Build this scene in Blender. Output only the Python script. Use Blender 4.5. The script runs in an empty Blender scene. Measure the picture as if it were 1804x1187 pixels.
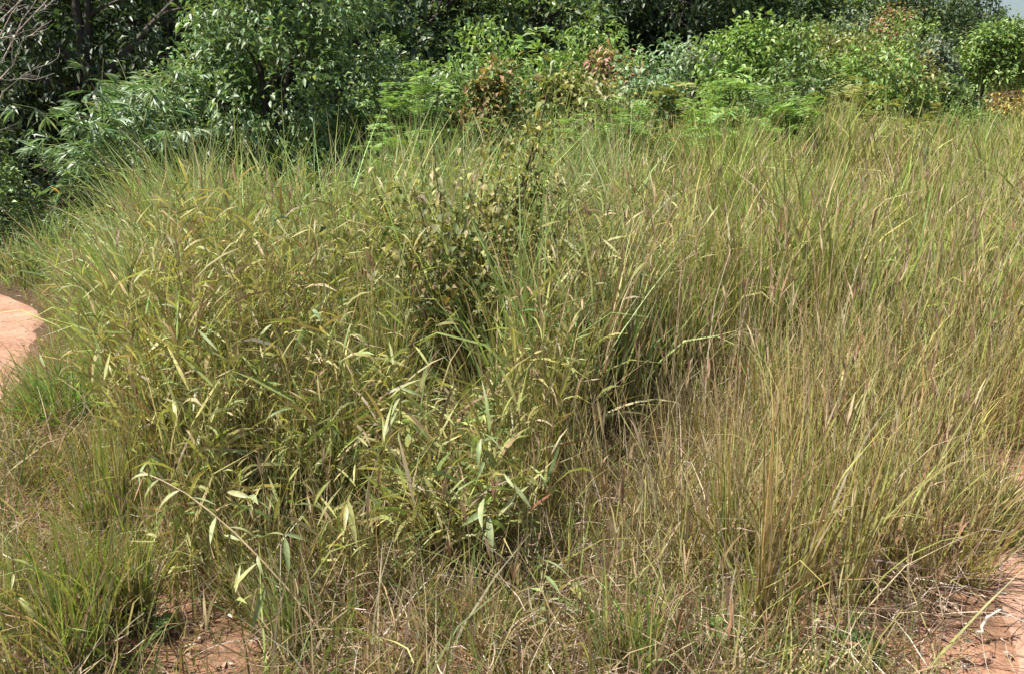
import bpy, math
import numpy as np
from mathutils import Vector, Matrix, Euler

R = math.radians
rng = np.random.default_rng(7)
S = bpy.context.scene
COL = S.collection

# ------------------------------------------------------------------ camera
CAM_H, PITCH, FPX = 1.65, R(15.6), 1403.0
cam_d = bpy.data.cameras.new('camera')
cam_d.sensor_width = 36.0
cam_d.lens = 36.0 * FPX / 1804.0
cam_d.clip_start = 0.05
cam_d.clip_end = 2000
cam = bpy.data.objects.new('camera', cam_d)
COL.objects.link(cam)
cam.location = (0, 0, CAM_H)
cam.rotation_euler = (math.pi / 2 - PITCH, 0, 0)
S.camera = cam

# ------------------------------------------------------------------ world, sun, exposure
SUN_EL, SUN_AZ = R(59), R(-96)          # azimuth measured from +Y, clockwise (negative = left)
sdir = Vector((math.sin(SUN_AZ) * math.cos(SUN_EL), math.cos(SUN_AZ) * math.cos(SUN_EL), math.sin(SUN_EL)))
w = bpy.data.worlds.new('World'); S.world = w; w.use_nodes = True
nt = w.node_tree; nt.nodes.clear()
sky = nt.nodes.new('ShaderNodeTexSky'); sky.sky_type = 'NISHITA'; sky.sun_disc = False
sky.sun_elevation = SUN_EL; sky.sun_rotation = SUN_AZ
sky.dust_density = 2.5; sky.air_density = 1.2
bg = nt.nodes.new('ShaderNodeBackground'); bg.inputs[1].default_value = 0.065
wo = nt.nodes.new('ShaderNodeOutputWorld')
nt.links.new(sky.outputs[0], bg.inputs[0]); nt.links.new(bg.outputs[0], wo.inputs[0])
sun_d = bpy.data.lights.new('sun', 'SUN'); sun_d.energy = 5.0; sun_d.angle = R(0.6); sun_d.color = (1.0, 0.95, 0.86)
sun = bpy.data.objects.new('sun', sun_d); COL.objects.link(sun)
sun.rotation_euler = (-sdir).to_track_quat('-Z', 'Y').to_euler()
S.view_settings.view_transform = 'Standard'
S.view_settings.look = 'None'
S.view_settings.gamma = 1
S.view_settings.use_curve_mapping = False
S.view_settings.exposure = 1.12
S.cycles.max_bounces = 4; S.cycles.diffuse_bounces = 2; S.cycles.glossy_bounces = 2; S.cycles.transmission_bounces = 4

# ------------------------------------------------------------------ helpers
def sst(a, b, x):
    t = np.clip((x - a) / (b - a), 0, 1); return t * t * (3 - 2 * t)

_lat = np.random.default_rng(3).random((256, 256))
def vnoise(x, y, sc, seed=0):
    x = np.asarray(x, float) * sc + seed * 17.3 + 1000; y = np.asarray(y, float) * sc + seed * 9.1 + 1000
    xi = np.floor(x).astype(int); yi = np.floor(y).astype(int); fx = x - xi; fy = y - yi
    fx = fx * fx * (3 - 2 * fx); fy = fy * fy * (3 - 2 * fy)
    g = lambda i, j: _lat[i % 256, j % 256]
    return (g(xi, yi) * (1 - fx) + g(xi + 1, yi) * fx) * (1 - fy) + (g(xi, yi + 1) * (1 - fx) + g(xi + 1, yi + 1) * fx) * fy

def H(x, y):
    x = np.asarray(x, float); y = np.asarray(y, float)
    a = sst(-5, 2.5, x)
    h = 0.128 * np.log1p(np.exp(np.clip((y - 7.5) * 1.4, -30, 60))) / 1.4 * a * (1 - 0.6 * sst(22, 34, y)) 
    yy = np.maximum(y, 1)
    h = h + 0.16 * np.maximum(y - 25, 0) * (1 - sst(0.30, 0.55, x / yy)) * (1 - 0.9 * sst(60, 140, y))
    h = h + 0.05 * (vnoise(x, y, 0.7, 1) - .5) + 0.025 * (vnoise(x, y, 2.6, 2) - .5)
    h = h + 1.0 * (vnoise(x, y, 0.06, 4) - .5) * sst(14, 40, y)
    return h

def Hs(x, y): return float(H(np.array([x]), np.array([y]))[0])

CP, SP = math.cos(PITCH), math.sin(PITCH)
def at(px, py, Y):
    """world point at depth Y seen where the photograph has pixel (px, py)"""
    u = (px - 902) / FPX; v = (593.5 - py) / FPX
    s = Y / (CP + v * SP)
    return Vector((u * s, Y, CAM_H + s * (-SP + v * CP)))

class Acc:
    """collects quads with a colour per vertex"""
    def __init__(s): s.v = []; s.f = []; s.c = []; s.n = 0
    def add(s, v, f, c):
        s.v.append(v); s.f.append(f + s.n); s.c.append(c); s.n += len(v)
    def mesh(s, name, mat, origin=(0, 0, 0), smooth=False):
        v = np.concatenate(s.v) - np.array(origin); f = np.concatenate(s.f); c = np.concatenate(s.c)
        me = bpy.data.meshes.new(name)
        me.vertices.add(len(v)); me.vertices.foreach_set('co', v.astype(np.float32).ravel())
        me.loops.add(len(f) * 4); me.loops.foreach_set('vertex_index', f.astype(np.int32).ravel())
        me.polygons.add(len(f)); me.polygons.foreach_set('loop_start', np.arange(0, len(f) * 4, 4, dtype=np.int32))
        if smooth: me.polygons.foreach_set('use_smooth', np.ones(len(f), dtype=bool))
        me.update(calc_edges=True)
        at_ = me.color_attributes.new('Col', 'FLOAT_COLOR', 'POINT')
        cc = np.ones((len(v), 4), np.float32); cc[:, :3] = np.clip(c, 0, 1)
        at_.data.foreach_set('color', cc.ravel())
        me.materials.append(mat)
        return me

def nrm(a): return a / np.maximum(np.linalg.norm(a, axis=-1, keepdims=True), 1e-9)

def blades(acc, pos, L, W, az, lean, bend, col, seg=4, power=1.4, roll=None, prof='blade', wob=0.05):
    """ribbons: lean = start angle from vertical, bend = added angle along the length"""
    N = len(pos)
    if N == 0: return
    L = np.broadcast_to(L, N); W = np.broadcast_to(W, N); lean = np.broadcast_to(lean, N); bend = np.broadcast_to(bend, N)
    t = np.linspace(0, 1, seg + 1)
    tm = (t[:-1] + t[1:]) / 2
    th = lean[:, None] + bend[:, None] * tm[None] ** power
    th = th + np.cumsum(rng.normal(0, wob * .9, th.shape), 1)
    azs = az[:, None] + rng.normal(0, wob * 3, (N, 1)) * tm[None]
    d = np.stack([np.sin(th) * np.cos(azs), np.sin(th) * np.sin(azs), np.cos(th)], -1)
    step = d * (L / seg)[:, None, None]
    P = np.concatenate([np.zeros((N, 1, 3)), np.cumsum(step, 1)], 1) + pos[:, None, :]
    tan = np.concatenate([d[:, :1], d], 1)
    if roll is None: roll = rng.uniform(-1.3, 1.3, N)
    side0 = np.stack([-np.sin(az), np.cos(az), np.zeros(N)], -1)[:, None, :]
    n = nrm(np.cross(np.broadcast_to(side0, tan.shape), tan))
    rr = roll[:, None, None] + (t * 0.5)[None, :, None] * np.sign(roll)[:, None, None]
    side = side0 * np.cos(rr) + n * np.sin(rr)
    if prof == 'blade': wp = np.minimum(1, 0.55 + t * 2.2) * (1 - t ** 2.6) + 0.04
    elif prof == 'leaf': wp = np.sin(np.pi * np.clip(t * 0.9 + 0.06, 0, 1)) ** 0.8 * (1 - t ** 5) + 0.05
    else: wp = 1 - 0.6 * t
    half = side * (W[:, None] * wp[None] / 2)[..., None]
    V = np.stack([P - half, P + half], 2).reshape(-1, 3)
    k = (seg + 1) * 2
    b = (np.arange(N) * k)[:, None] + (np.arange(seg) * 2)[None]
    F = np.stack([b, b + 1, b + 3, b + 2], -1).reshape(-1, 4)
    C = np.repeat(col, k, 0)
    acc.add(V, F, C)
    return P

def leaves(acc, P, d, L, W, col, fold=0.25, droop=0.15):
    """broad leaves: two bent quads each"""
    N = len(P)
    d = nrm(d)
    up = nrm(np.array([0, 0, 1.0]) + rng.normal(0, .45, (N, 3)))
    side = nrm(np.cross(d, up)); n = np.cross(side, d)
    L = np.broadcast_to(L, N)[:, None]; W = np.broadcast_to(W, N)[:, None]
    dn = np.array([0, 0, -1.0])
    b = P; m = P + d * L * .48; tip = P + d * L + dn * L * droop * 2
    lf = m + side * W / 2 + n * W * fold; rt = m - side * W / 2 + n * W * fold
    m = m - dn * 0
    V = np.stack([b, lf, m, rt, tip], 1).reshape(-1, 3)
    k = (np.arange(N) * 5)[:, None]
    F = np.concatenate([k + np.array([[0, 1, 4, 2]]), k + np.array([[0, 2, 4, 3]])], 0)
    acc.add(V, F, np.repeat(col, 5, 0))

def tube(acc, pts, rad, col, n=6):
    pts = np.array(pts, float); rad = np.array(rad, float)
    m = len(pts)
    tan = nrm(np.gradient(pts, axis=0))
    ref = np.array([0, 0, 1.0]) if abs(tan[0][2]) < .8 else np.array([1.0, 0, 0])
    a = nrm(np.cross(tan, ref)); b = np.cross(tan, a)
    ang = np.arange(n) * 2 * np.pi / n
    V = pts[:, None] + (a[:, None] * np.cos(ang)[None, :, None] + b[:, None] * np.sin(ang)[None, :, None]) * rad[:, None, None]
    i = np.arange(m - 1)[:, None] * n; j = np.arange(n)[None]
    F = np.stack([i + j, i + (j + 1) % n, i + n + (j + 1) % n, i + n + j], -1).reshape(-1, 4)
    acc.add(V.reshape(-1, 3), F, np.tile(np.array(col, float), (m * n, 1)))

def curve_pts(p0, p1, n=7, sag=0.0, wob=0.03, r=None):
    r = r or rng
    p0 = np.array(p0, float); p1 = np.array(p1, float); t = np.linspace(0, 1, n)[:, None]
    L = np.linalg.norm(p1 - p0)
    p = p0 + (p1 - p0) * t + np.array([0, 0, 1.0]) * sag * 4 * t * (1 - t)
    w_ = np.cumsum(r.normal(0, wob * L / n, (n, 3)), 0); w_ -= w_[-1] * t; w_[0] = 0
    return p + w_

def pick(pal, n, var=0.16, hue=0.05):
    """albedo per blade or leaf out of a palette of (weight, rgb)"""
    ws = np.array([p[0] for p in pal], float); cs = np.array([p[1] for p in pal], float)
    c = cs[rng.choice(len(pal), n, p=ws / ws.sum())]
    return np.clip(c * np.exp(rng.normal(0, var, (n, 1))) * np.exp(rng.normal(0, hue, (n, 3))), 0, .9)

def link(name, me, parent=None, loc=None):
    o = bpy.data.objects.new(name, me); COL.objects.link(o)
    if parent is not None: o.parent = parent
    if loc is not None: o.location = loc
    return o
def tag(o, label, cat, group=None, kind=None):
    o['label'] = label
    o['category'] = cat
    if group: o['group'] = group
    if kind: o['kind'] = kind
    return o

# ------------------------------------------------------------------ materials
def plant_mat(name, rough=0.5, trans=0.3, spec=0.35, tint=(1.15, 1.2, .6)):
    m = bpy.data.materials.new(name); m.use_nodes = True
    t = m.node_tree; t.nodes.clear(); N = t.nodes.new; Lk = t.links.new
    a = N('ShaderNodeAttribute'); a.attribute_name = 'Col'
    tc = N('ShaderNodeTexCoord'); nz = N('ShaderNodeTexNoise'); nz.inputs['Scale'].default_value = 23; nz.inputs['Detail'].default_value = 3
    Lk(tc.outputs['Object'], nz.inputs['Vector'])
    mr = N('ShaderNodeMapRange'); mr.inputs[1].default_value = .3; mr.inputs[2].default_value = .7; mr.inputs[3].default_value = .78; mr.inputs[4].default_value = 1.2
    Lk(nz.outputs[0], mr.inputs[0])
    oi = N('ShaderNodeObjectInfo')
    mr2 = N('ShaderNodeMapRange'); mr2.inputs[3].default_value = .88; mr2.inputs[4].default_value = 1.12
    Lk(oi.outputs['Random'], mr2.inputs[0])
    mu = N('ShaderNodeMath'); mu.operation = 'MULTIPLY'; Lk(mr.outputs[0], mu.inputs[0]); Lk(mr2.outputs[0], mu.inputs[1])
    vm = N('ShaderNodeVectorMath'); vm.operation = 'SCALE'; Lk(a.outputs['Color'], vm.inputs[0]); Lk(mu.outputs[0], vm.inputs['Scale'])
    p = N('ShaderNodeBsdfPrincipled'); p.inputs['Roughness'].default_value = rough; p.inputs['Specular IOR Level'].default_value = spec
    Lk(vm.outputs[0], p.inputs['Base Color'])
    tv = N('ShaderNodeVectorMath'); tv.operation = 'MULTIPLY'; tv.inputs[1].default_value = tint; Lk(vm.outputs[0], tv.inputs[0])
    tr = N('ShaderNodeBsdfTranslucent'); Lk(tv.outputs[0], tr.inputs['Color'])
    mx = N('ShaderNodeMixShader'); mx.inputs[0].default_value = trans
    Lk(p.outputs[0], mx.inputs[1]); Lk(tr.outputs[0], mx.inputs[2])
    o = N('ShaderNodeOutputMaterial'); Lk(mx.outputs[0], o.inputs[0])
    return m
M_GRASS = plant_mat('grass_blades', .5, .32, .3)
M_DRY = plant_mat('dry_straw', .75, .18, .15, (1.1, 1.0, .8))
M_LEAF = plant_mat('leaf_gloss', .44, .28, .4)
M_LEAFM = plant_mat('leaf_matte', .55, .32, .3)
M_BARK = plant_mat('bark', .85, .0, .1)

def soil_mat(name, clean):
    m = bpy.data.materials.new(name); m.use_nodes = True
    t = m.node_tree; N = t.nodes.new; Lk = t.links.new; p = t.nodes['Principled BSDF']
    p.inputs['Roughness'].default_value = .95; p.inputs['Specular IOR Level'].default_value = .1
    g = N('ShaderNodeNewGeometry')
    n1 = N('ShaderNodeTexNoise'); n1.inputs['Scale'].default_value = 2.2; n1.inputs['Detail'].default_value = 8; n1.inputs['Roughness'].default_value = .65
    n2 = N('ShaderNodeTexNoise'); n2.inputs['Scale'].default_value = 38; n2.inputs['Detail'].default_value = 6; n2.inputs['Roughness'].default_value = .7
    Lk(g.outputs['Position'], n1.inputs['Vector']); Lk(g.outputs['Position'], n2.inputs['Vector'])
    r1 = N('ShaderNodeValToRGB')
    e = r1.color_ramp.elements
    if clean:
        e[0].position = .3; e[0].color = (.29, .16, .11, 1); e[1].position = .66; e[1].color = (.49, .315, .235, 1)
    else:
        e[0].position = .40; e[0].color = (.15, .095, .06, 1); e[1].position = .70; e[1].color = (.48, .27, .18, 1)
    Lk(n1.outputs[0], r1.inputs[0])
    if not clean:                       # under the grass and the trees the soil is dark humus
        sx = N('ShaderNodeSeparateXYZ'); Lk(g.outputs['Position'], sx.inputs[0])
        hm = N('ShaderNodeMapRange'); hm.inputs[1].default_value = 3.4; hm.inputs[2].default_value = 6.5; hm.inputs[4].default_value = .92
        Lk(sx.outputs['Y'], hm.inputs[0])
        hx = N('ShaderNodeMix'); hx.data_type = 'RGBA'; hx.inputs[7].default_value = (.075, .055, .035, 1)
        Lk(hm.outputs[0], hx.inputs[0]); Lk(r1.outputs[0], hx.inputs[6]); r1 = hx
    r1o = r1.outputs[0] if clean else r1.outputs[2]
    r2 = N('ShaderNodeValToRGB'); e = r2.color_ramp.elements; e[0].position = .32; e[0].color = (.62, .58, .55, 1); e[1].position = .68; e[1].color = (1.1, 1.06, 1.02, 1)
    Lk(n2.outputs[0], r2.inputs[0])
    mx = N('ShaderNodeMix'); mx.data_type = 'RGBA'; mx.blend_type = 'MULTIPLY'; mx.inputs[0].default_value = 1
    Lk(r1o, mx.inputs[6]); Lk(r2.outputs[0], mx.inputs[7]); Lk(mx.outputs[2], p.inputs['Base Color'])
    b = N('ShaderNodeBump'); b.inputs['Strength'].default_value = .7; b.inputs['Distance'].default_value = .02
    Lk(n2.outputs[0], b.inputs['Height']); Lk(b.outputs[0], p.inputs['Normal'])
    return m
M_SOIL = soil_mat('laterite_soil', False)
M_PATH = soil_mat('trodden_laterite', True)

# palettes, linear albedo
P_COGON = [(4, (0.306, 0.333, 0.093)), (4, (0.249, 0.31, 0.082)), (2, (0.374, 0.36, 0.13)), (1.2, (0.181, 0.272, 0.075)), (1, (0.407, 0.36, 0.174))]
P_COGON_L = [(4, (0.339, 0.4, 0.157)), (4, (0.282, 0.362, 0.132)), (2, (0.421, 0.439, 0.238)), (1, (0.199, 0.309, 0.119))]
P_YEL = [(4, (0.357, 0.313, 0.112)), (3, (0.294, 0.291, 0.095)), (2, (0.379, 0.28, 0.126)), (1, (0.273, 0.19, 0.095)), (1, (0.441, 0.392, 0.212))]
P_DRY = [(4, (.40, .31, .18)), (3, (.34, .26, .14)), (2, (.47, .40, .28)), (1.3, (.24, .16, .09)), (.3, (.25, .12, .07))]
P_LITTER = [(4, (.34, .26, .19)), (4, (.24, .17, .12)), (2, (.46, .38, .31)), (3, (.15, .09, .065)), (1.5, (.28, .26, .11))]
P_REED = [(4, (0.346, 0.355, 0.124)), (3, (0.413, 0.39, 0.157)), (2, (0.256, 0.31, 0.104)), (1.5, (0.457, 0.379, 0.187)), (0.7, (0.168, 0.241, 0.084))]
P_SHORT = [(4, (0.201, 0.237, 0.074)), (3, (0.276, 0.257, 0.095)), (2, (0.148, 0.209, 0.068)), (1, (0.35, 0.266, 0.158))]

# ------------------------------------------------------------------ ground
def spread(a, b, n, c, k):
    t = np.linspace(-1, 1, n); s = np.sign(t) * (np.abs(t) ** k)
    return np.where(s < 0, c + s * (c - a), c + s * (b - c))
gx = spread(-160, 160, 170, 0, 2.6); gy = spread(-40, 320, 190, 4.5, 2.6)
X, Y_ = np.meshgrid(gx, gy)
V = np.stack([X, Y_, H(X, Y_)], -1).reshape(-1, 3)
nx, ny = len(gx), len(gy)
i = (np.arange(ny - 1)[:, None] * nx + np.arange(nx - 1)[None]).ravel()
A = Acc(); A.add(V, np.stack([i, i + 1, i + nx + 1, i + nx], -1), np.full((len(V), 3), .3))
g = link('ground', A.mesh('ground', M_SOIL, smooth=True)); g['kind'] = 'structure'

PATH = np.array([(-3.2, -1.0), (-3.35, 1.0), (-3.5, 2.6), (-3.72, 4.4), (-4.22, 6.0), (-4.75, 7.1), (-5.9, 7.9), (-7.4, 8.8), (-9.4, 9.8)])
PW = np.array([.62, .62,   .62, .66, .48, .2, .14, .14, .14])
def strip(name, pts, hw, mat, n=90, m=15, lift=.008):
    t = np.linspace(0, len(pts) - 1, n)
    def cr(p):
        o = []
        for tt in t:
            k = min(int(tt), len(p) - 2); f = tt - k
            a, b, c, d = p[max(k - 1, 0)], p[k], p[k + 1], p[min(k + 2, len(p) - 1)]
            o.append(.5 * ((2 * b) + (-a + c) * f + (2 * a - 5 * b + 4 * c - d) * f * f + (-a + 3 * b - 3 * c + d) * f ** 3))
        return np.array(o)
    c = cr(pts); h = cr(hw[:, None])[:, 0]
    tn = nrm(np.gradient(c, axis=0)); s = np.stack([tn[:, 1], -tn[:, 0]], -1)
    q = np.linspace(-1, 1, m)
    ed = 1 + .22 * (vnoise(c[:, 0], c[:, 1], 2.3, 5) - .5) + .12 * (vnoise(c[:, 0], c[:, 1], 7, 6) - .5)
    xy = c[:, None] + s[:, None] * (q[None] * (h * ed)[:, None])[..., None]
    z = H(xy[..., 0], xy[..., 1]) + lift - .03 * (1 - q ** 2)[None] * 0 + (.022 * (vnoise(xy[..., 0], xy[..., 1], 9, 8) - .3) + .012 * (vnoise(xy[..., 0], xy[..., 1], 23, 9) - .4)) * (1 - np.abs(q[None]) ** 4)
    z = np.where(np.abs(q)[None] > .99, z - .012, z)
    V = np.concatenate([xy, z[..., None]], -1).reshape(-1, 3)
    i = (np.arange(n - 1)[:, None] * m + np.arange(m - 1)[None]).ravel()
    A = Acc(); A.add(V, np.stack([i, i + 1, i + m + 1, i + m], -1)[:, ::-1], np.full((len(V), 3), .3))
    o = link(name, A.mesh(name, mat, smooth=True)); o['kind'] = 'structure'
    return o
strip('dirt_path', PATH, PW, M_PATH, n=160, m=21)
TRACK = np.array([(1.75, 0.2), (2.02, 1.2), (2.34, 2.1), (2.85, 3.0), (3.9, 3.8), (5.4, 4.4)])
strip('dirt_track', TRACK, np.array([.75, .75, .72, .62, .5, .5]), M_PATH, n=110, m=25)

def path_d(x, y, pts=PATH, w=PW):
    """signed distance from the path's edge (negative on the path), and side (+ right)"""
    best = np.full(np.shape(x), 1e9); side = np.zeros(np.shape(x))
    for k in range(len(pts) - 1):
        a, b = pts[k], pts[k + 1]; ab = b - a
        t = np.clip(((x - a[0]) * ab[0] + (y - a[1]) * ab[1]) / (ab @ ab), 0, 1)
        dx = x - a[0] - t * ab[0]; dy = y - a[1] - t * ab[1]
        d = np.hypot(dx, dy) - (w[k] * (1 - t) + w[k + 1] * t)
        sd = np.sign(ab[1] * (x - a[0]) - ab[0] * (y - a[1]))
        side = np.where(d < best, sd, side); best = np.minimum(best, d)
    return best, side

# ------------------------------------------------------------------ grass masses
def field(n, y0, y1, pw=1.0, margin=.8):
    """points in the wedge the camera sees (and a bit beside it)"""
    y = y0 + (y1 - y0) * rng.random(n) ** pw
    x = rng.uniform(-1, 1, n) * (0.66 * y + margin)
    return x, y
def ground_pts(x, y): return np.stack([x, y, H(x, y) - .01], -1)
OPEN_C = np.array([(.35, 2.5), (.55, 3.2), (.9, 4.0), (1.25, 4.6)]); OPEN_W = np.array([.34, .34, .32, .2])

def front_edge(x):           # depth where the tall thicket starts
    return 2.62 + .25 * np.sin(x * 1.3 + .5) + .25 * (vnoise(x, x * 0, 2.2, 3) - .5) + .8 * (1 - sst(-2.4, -1.3, x))

def masks(x, y):
    dp, sp = path_d(x, y); dt, st = path_d(x, y, TRACK, np.array([.75, .75, .72, .62, .5, .5]))
    do, _ = path_d(x, y, OPEN_C, OPEN_W)
    return dp, sp, dt, do
def verge_w(y): return .2 + .5 * (1 - sst(4.4, 6.2, y))
def dark_gap(x, y): return 1 - .93 * np.exp(-(((x + .32) / .40) ** 4 + ((y - 3.75) / .8) ** 4))
def bare_spot(x, y): return np.hypot((x + 1.1) / .36, (y - 2.2) / .3) + .5 * (vnoise(x, y, 5, 61) - .5) < 1
def low_left(x, y): return (x / y < -.46 - .1 * vnoise(x, y, 2.2, 51)) & (y < 4.9)      # only low growth beside the path
def hollow(x, y):            # the shaded dip at the end of the path stays bare
    return (x < -4.2) & (y > 8.2)

# 1. leafy reed grass of the left half of the thicket -----------------------------------
def reed_mass():
    A = Acc(); D = Acc()
    x, y = field(40000, 2.3, 7.2, .95)
    dp, sp, dt, do = masks(x, y)
    tall = sst(-.3, 1.5, y - front_edge(x)) * sst(.1, 1.2, dp) 
    keep = (sp > 0) & ~low_left(x, y) & (dp > verge_w(y)) & (y > front_edge(x) - .15) & (x < .55 + .1 * y + .3 * (vnoise(x, y, 1, 9) - .5)) & (do > .02)
    keep &= rng.random(len(x)) < (.04 + .36 * sst(.25, .7, vnoise(x, y, 2.6, 11))) * dark_gap(x, y) * np.clip(1.45 - .14 * y, .35, 1)
    x, y, tall = x[keep], y[keep], tall[keep]; n = len(x)
    hgt = (.40 + .78 * tall) * rng.uniform(.7, 1.12, n)
    az = rng.uniform(0, 6.283, n); lean = np.abs(rng.normal(0, .13, n)); bend = rng.uniform(0, .5, n)
    base = ground_pts(x, y)
    stemc = pick([(3, (.29, .26, .11)), (2, (.38, .30, .16)), (2, (.22, .13, .075)), (1, (.2, .22, .09))], n)
    P = blades(A, base, hgt, rng.uniform(.004, .009, n), az, lean, bend, stemc, seg=4, prof='stem')
    nb = int(n * 2.2); k = rng.integers(n, size=nb); bp = base[k] + rng.normal(0, .05, (nb, 3)) * [1, 1, 0]
    blades(A, bp, hgt[k] * rng.uniform(.5, 1.05, nb), rng.uniform(.004, .011, nb), rng.uniform(0, 6.283, nb), np.abs(rng.normal(.04, .12, nb)), np.abs(rng.normal(.05, .4, nb)), pick(P_REED + P_DRY[:2], nb), seg=4, power=2)
    per = 13
    k = np.repeat(np.arange(n), per); k = k[rng.random(len(k)) < rng.beta(1.6, 1.0, n)[k]]; m = len(k)
    ssz = np.exp(rng.normal(-.05, .34, n)) * (.75 + .5 * vnoise(x, y, 1.4, 18)); sdry = rng.random(n) < .2; sup = rng.uniform(.1, .9, n)
    t = rng.uniform(.22, 1, m) ** .8 * 4; i0 = np.minimum(t.astype(int), 3); f = (t - i0)[:, None]
    pos = P[k, i0] * (1 - f) + P[k, i0 + 1] * f
    L = rng.uniform(.06, .19, m) * (1.15 - .3 * t / 4) * ssz[k]; W = rng.uniform(.006, .013, m) * ssz[k] ** .5
    dead = rng.random(m) < .08 + .22 * (t < 1.6) + .4 * sdry[k]
    colr = pick(P_REED, m); colr[dead] = pick(P_DRY, dead.sum())
    blades(A, pos, L, W, rng.uniform(0, 6.283, m), sup[k] + rng.uniform(-.1, .5, m), np.abs(rng.normal(.0, .75, m)), colr, seg=3, prof='leaf', power=1.1)
    o = link('reed_grass', A.mesh('reed_grass', M_GRASS))
    tag(o, 'mass of leafy yellow green reed grass filling the left half of the bank', 'reeds', kind='stuff')
reed_mass()

# 2. tall cogon grass, left crest and right stand ----------------------------------------
def cogon_mass():
    A = Acc()
    x, y = field(26000, 3.0, 15.5, .9, 1.0)
    dp, sp, dt, do = masks(x, y)
    ph = x / y
    leftz = (x < .35 + .1 * y)
    dens = np.where(leftz, .34 * sst(2.9, 4.3, y), .50 * sst(3.0, 4.2, y))
    dens *= (.03 + 1.9 * sst(.33, .76, vnoise(x, y, 2.4, 13))) * np.clip(1.45 - .06 * y, .5, 1) * (1 - .55 * sst(.38, .5, ph)) * dark_gap(x, y)
    keep = (sp > 0) & ~low_left(x, y) & (dp > verge_w(y) + .05) & (dt > .08) & (do > .0) & ~hollow(x, y) & (rng.random(len(x)) < dens)
    keep &= (y < 13.8 - 3.2 * (x < .5) - 2.6 * (x < -1.5))
    x, y, dp, leftz = x[keep], y[keep], dp[keep], leftz[keep]; nc = len(x)
    ch = np.where(leftz, 1.4, 1.06) * (.34 + .66 * sst(.1, 1.4, dp)) * (.62 + .38 * sst(2.6, 4.8, y)) * rng.uniform(.7, 1.15, nc) * (.74 + .46 * vnoise(x, y, 1.5, 15))
    ch = np.where(leftz, ch, ch * (.58 + .5 * sst(3.6, 5.6, y)))
    caz = rng.uniform(0, 6.283, nc)
    caz = np.where(rng.random(nc) < .8 * (1 - sst(.4, 2.4, dp)), rng.normal(2.9, .4, nc), caz)   # the crest by the path leans out over it
    cl_ = np.abs(rng.normal(.05, .10, nc)); cb = np.abs(rng.normal(.08, .18, nc)) + .35 * (leftz & (rng.random(nc) < .4))
    cw = rng.uniform(.007, .014, nc) + (rng.random(nc) < .4) * rng.uniform(.003, .012, nc)
    ccol = pick(P_COGON, nc, .14, .05); q = pick(P_COGON_L, nc, .14, .05); ccol[leftz] = q[leftz]
    fy = (~leftz) & (rng.random(nc) < .75 * (1 - sst(3.8, 5.4, y))); ccol[fy] = pick(P_YEL, fy.sum(), .14, .05)
    cw = np.where(leftz, cw, cw * (.62 + .55 * sst(3.8, 5.6, y)))
    cdry = (rng.random(nc) * .35 + .22 * vnoise(x, y, .8, 16)) * (1 - .5 * sst(3.4, 5, y))
    per = rng.integers(8, 22, nc); k = np.repeat(np.arange(nc), per); n = len(k)
    sd = rng.uniform(.02, .065, nc)
    bx = x[k] + rng.normal(0, 1, n) * sd[k]; by = y[k] + rng.normal(0, 1, n) * sd[k]
    c = ccol[k] * np.exp(rng.normal(0, .16, (n, 1))) * np.exp(rng.normal(0, .05, (n, 3)))
    dry = rng.random(n) < cdry[k]; c[dry] = pick(P_DRY, dry.sum())
    hgt = ch[k] * rng.uniform(.5, 1.12, n); az = np.where(rng.random(n) < .55, caz[k] + rng.normal(0, .6, n), rng.uniform(0, 6.283, n))
    lean = cl_[k] + np.abs(rng.normal(0, .09, n)); bend = cb[k] + np.abs(rng.normal(0, .3, n)) + (rng.random(n) < .16) * rng.uniform(.5, 2.0, n)
    W = cw[k] * rng.uniform(.6, 1.15, n) * (1 + .045 * np.maximum(by - 6, 0))
    near = by < 6.5; b = ground_pts(bx, by)
    for msk, sg in ((near, 5), (~near, 4)):
        blades(A, b[msk], hgt[msk], W[msk], az[msk], lean[msk], bend[msk], c[msk], seg=sg, power=2.2)
    print('cogon', n)
    o = link('tall_grass', A.mesh('tall_grass', M_GRASS))
    tag(o, 'mass of tall yellow green grass over the crest and the right of the field', 'grass', kind='stuff')
cogon_mass()

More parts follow.
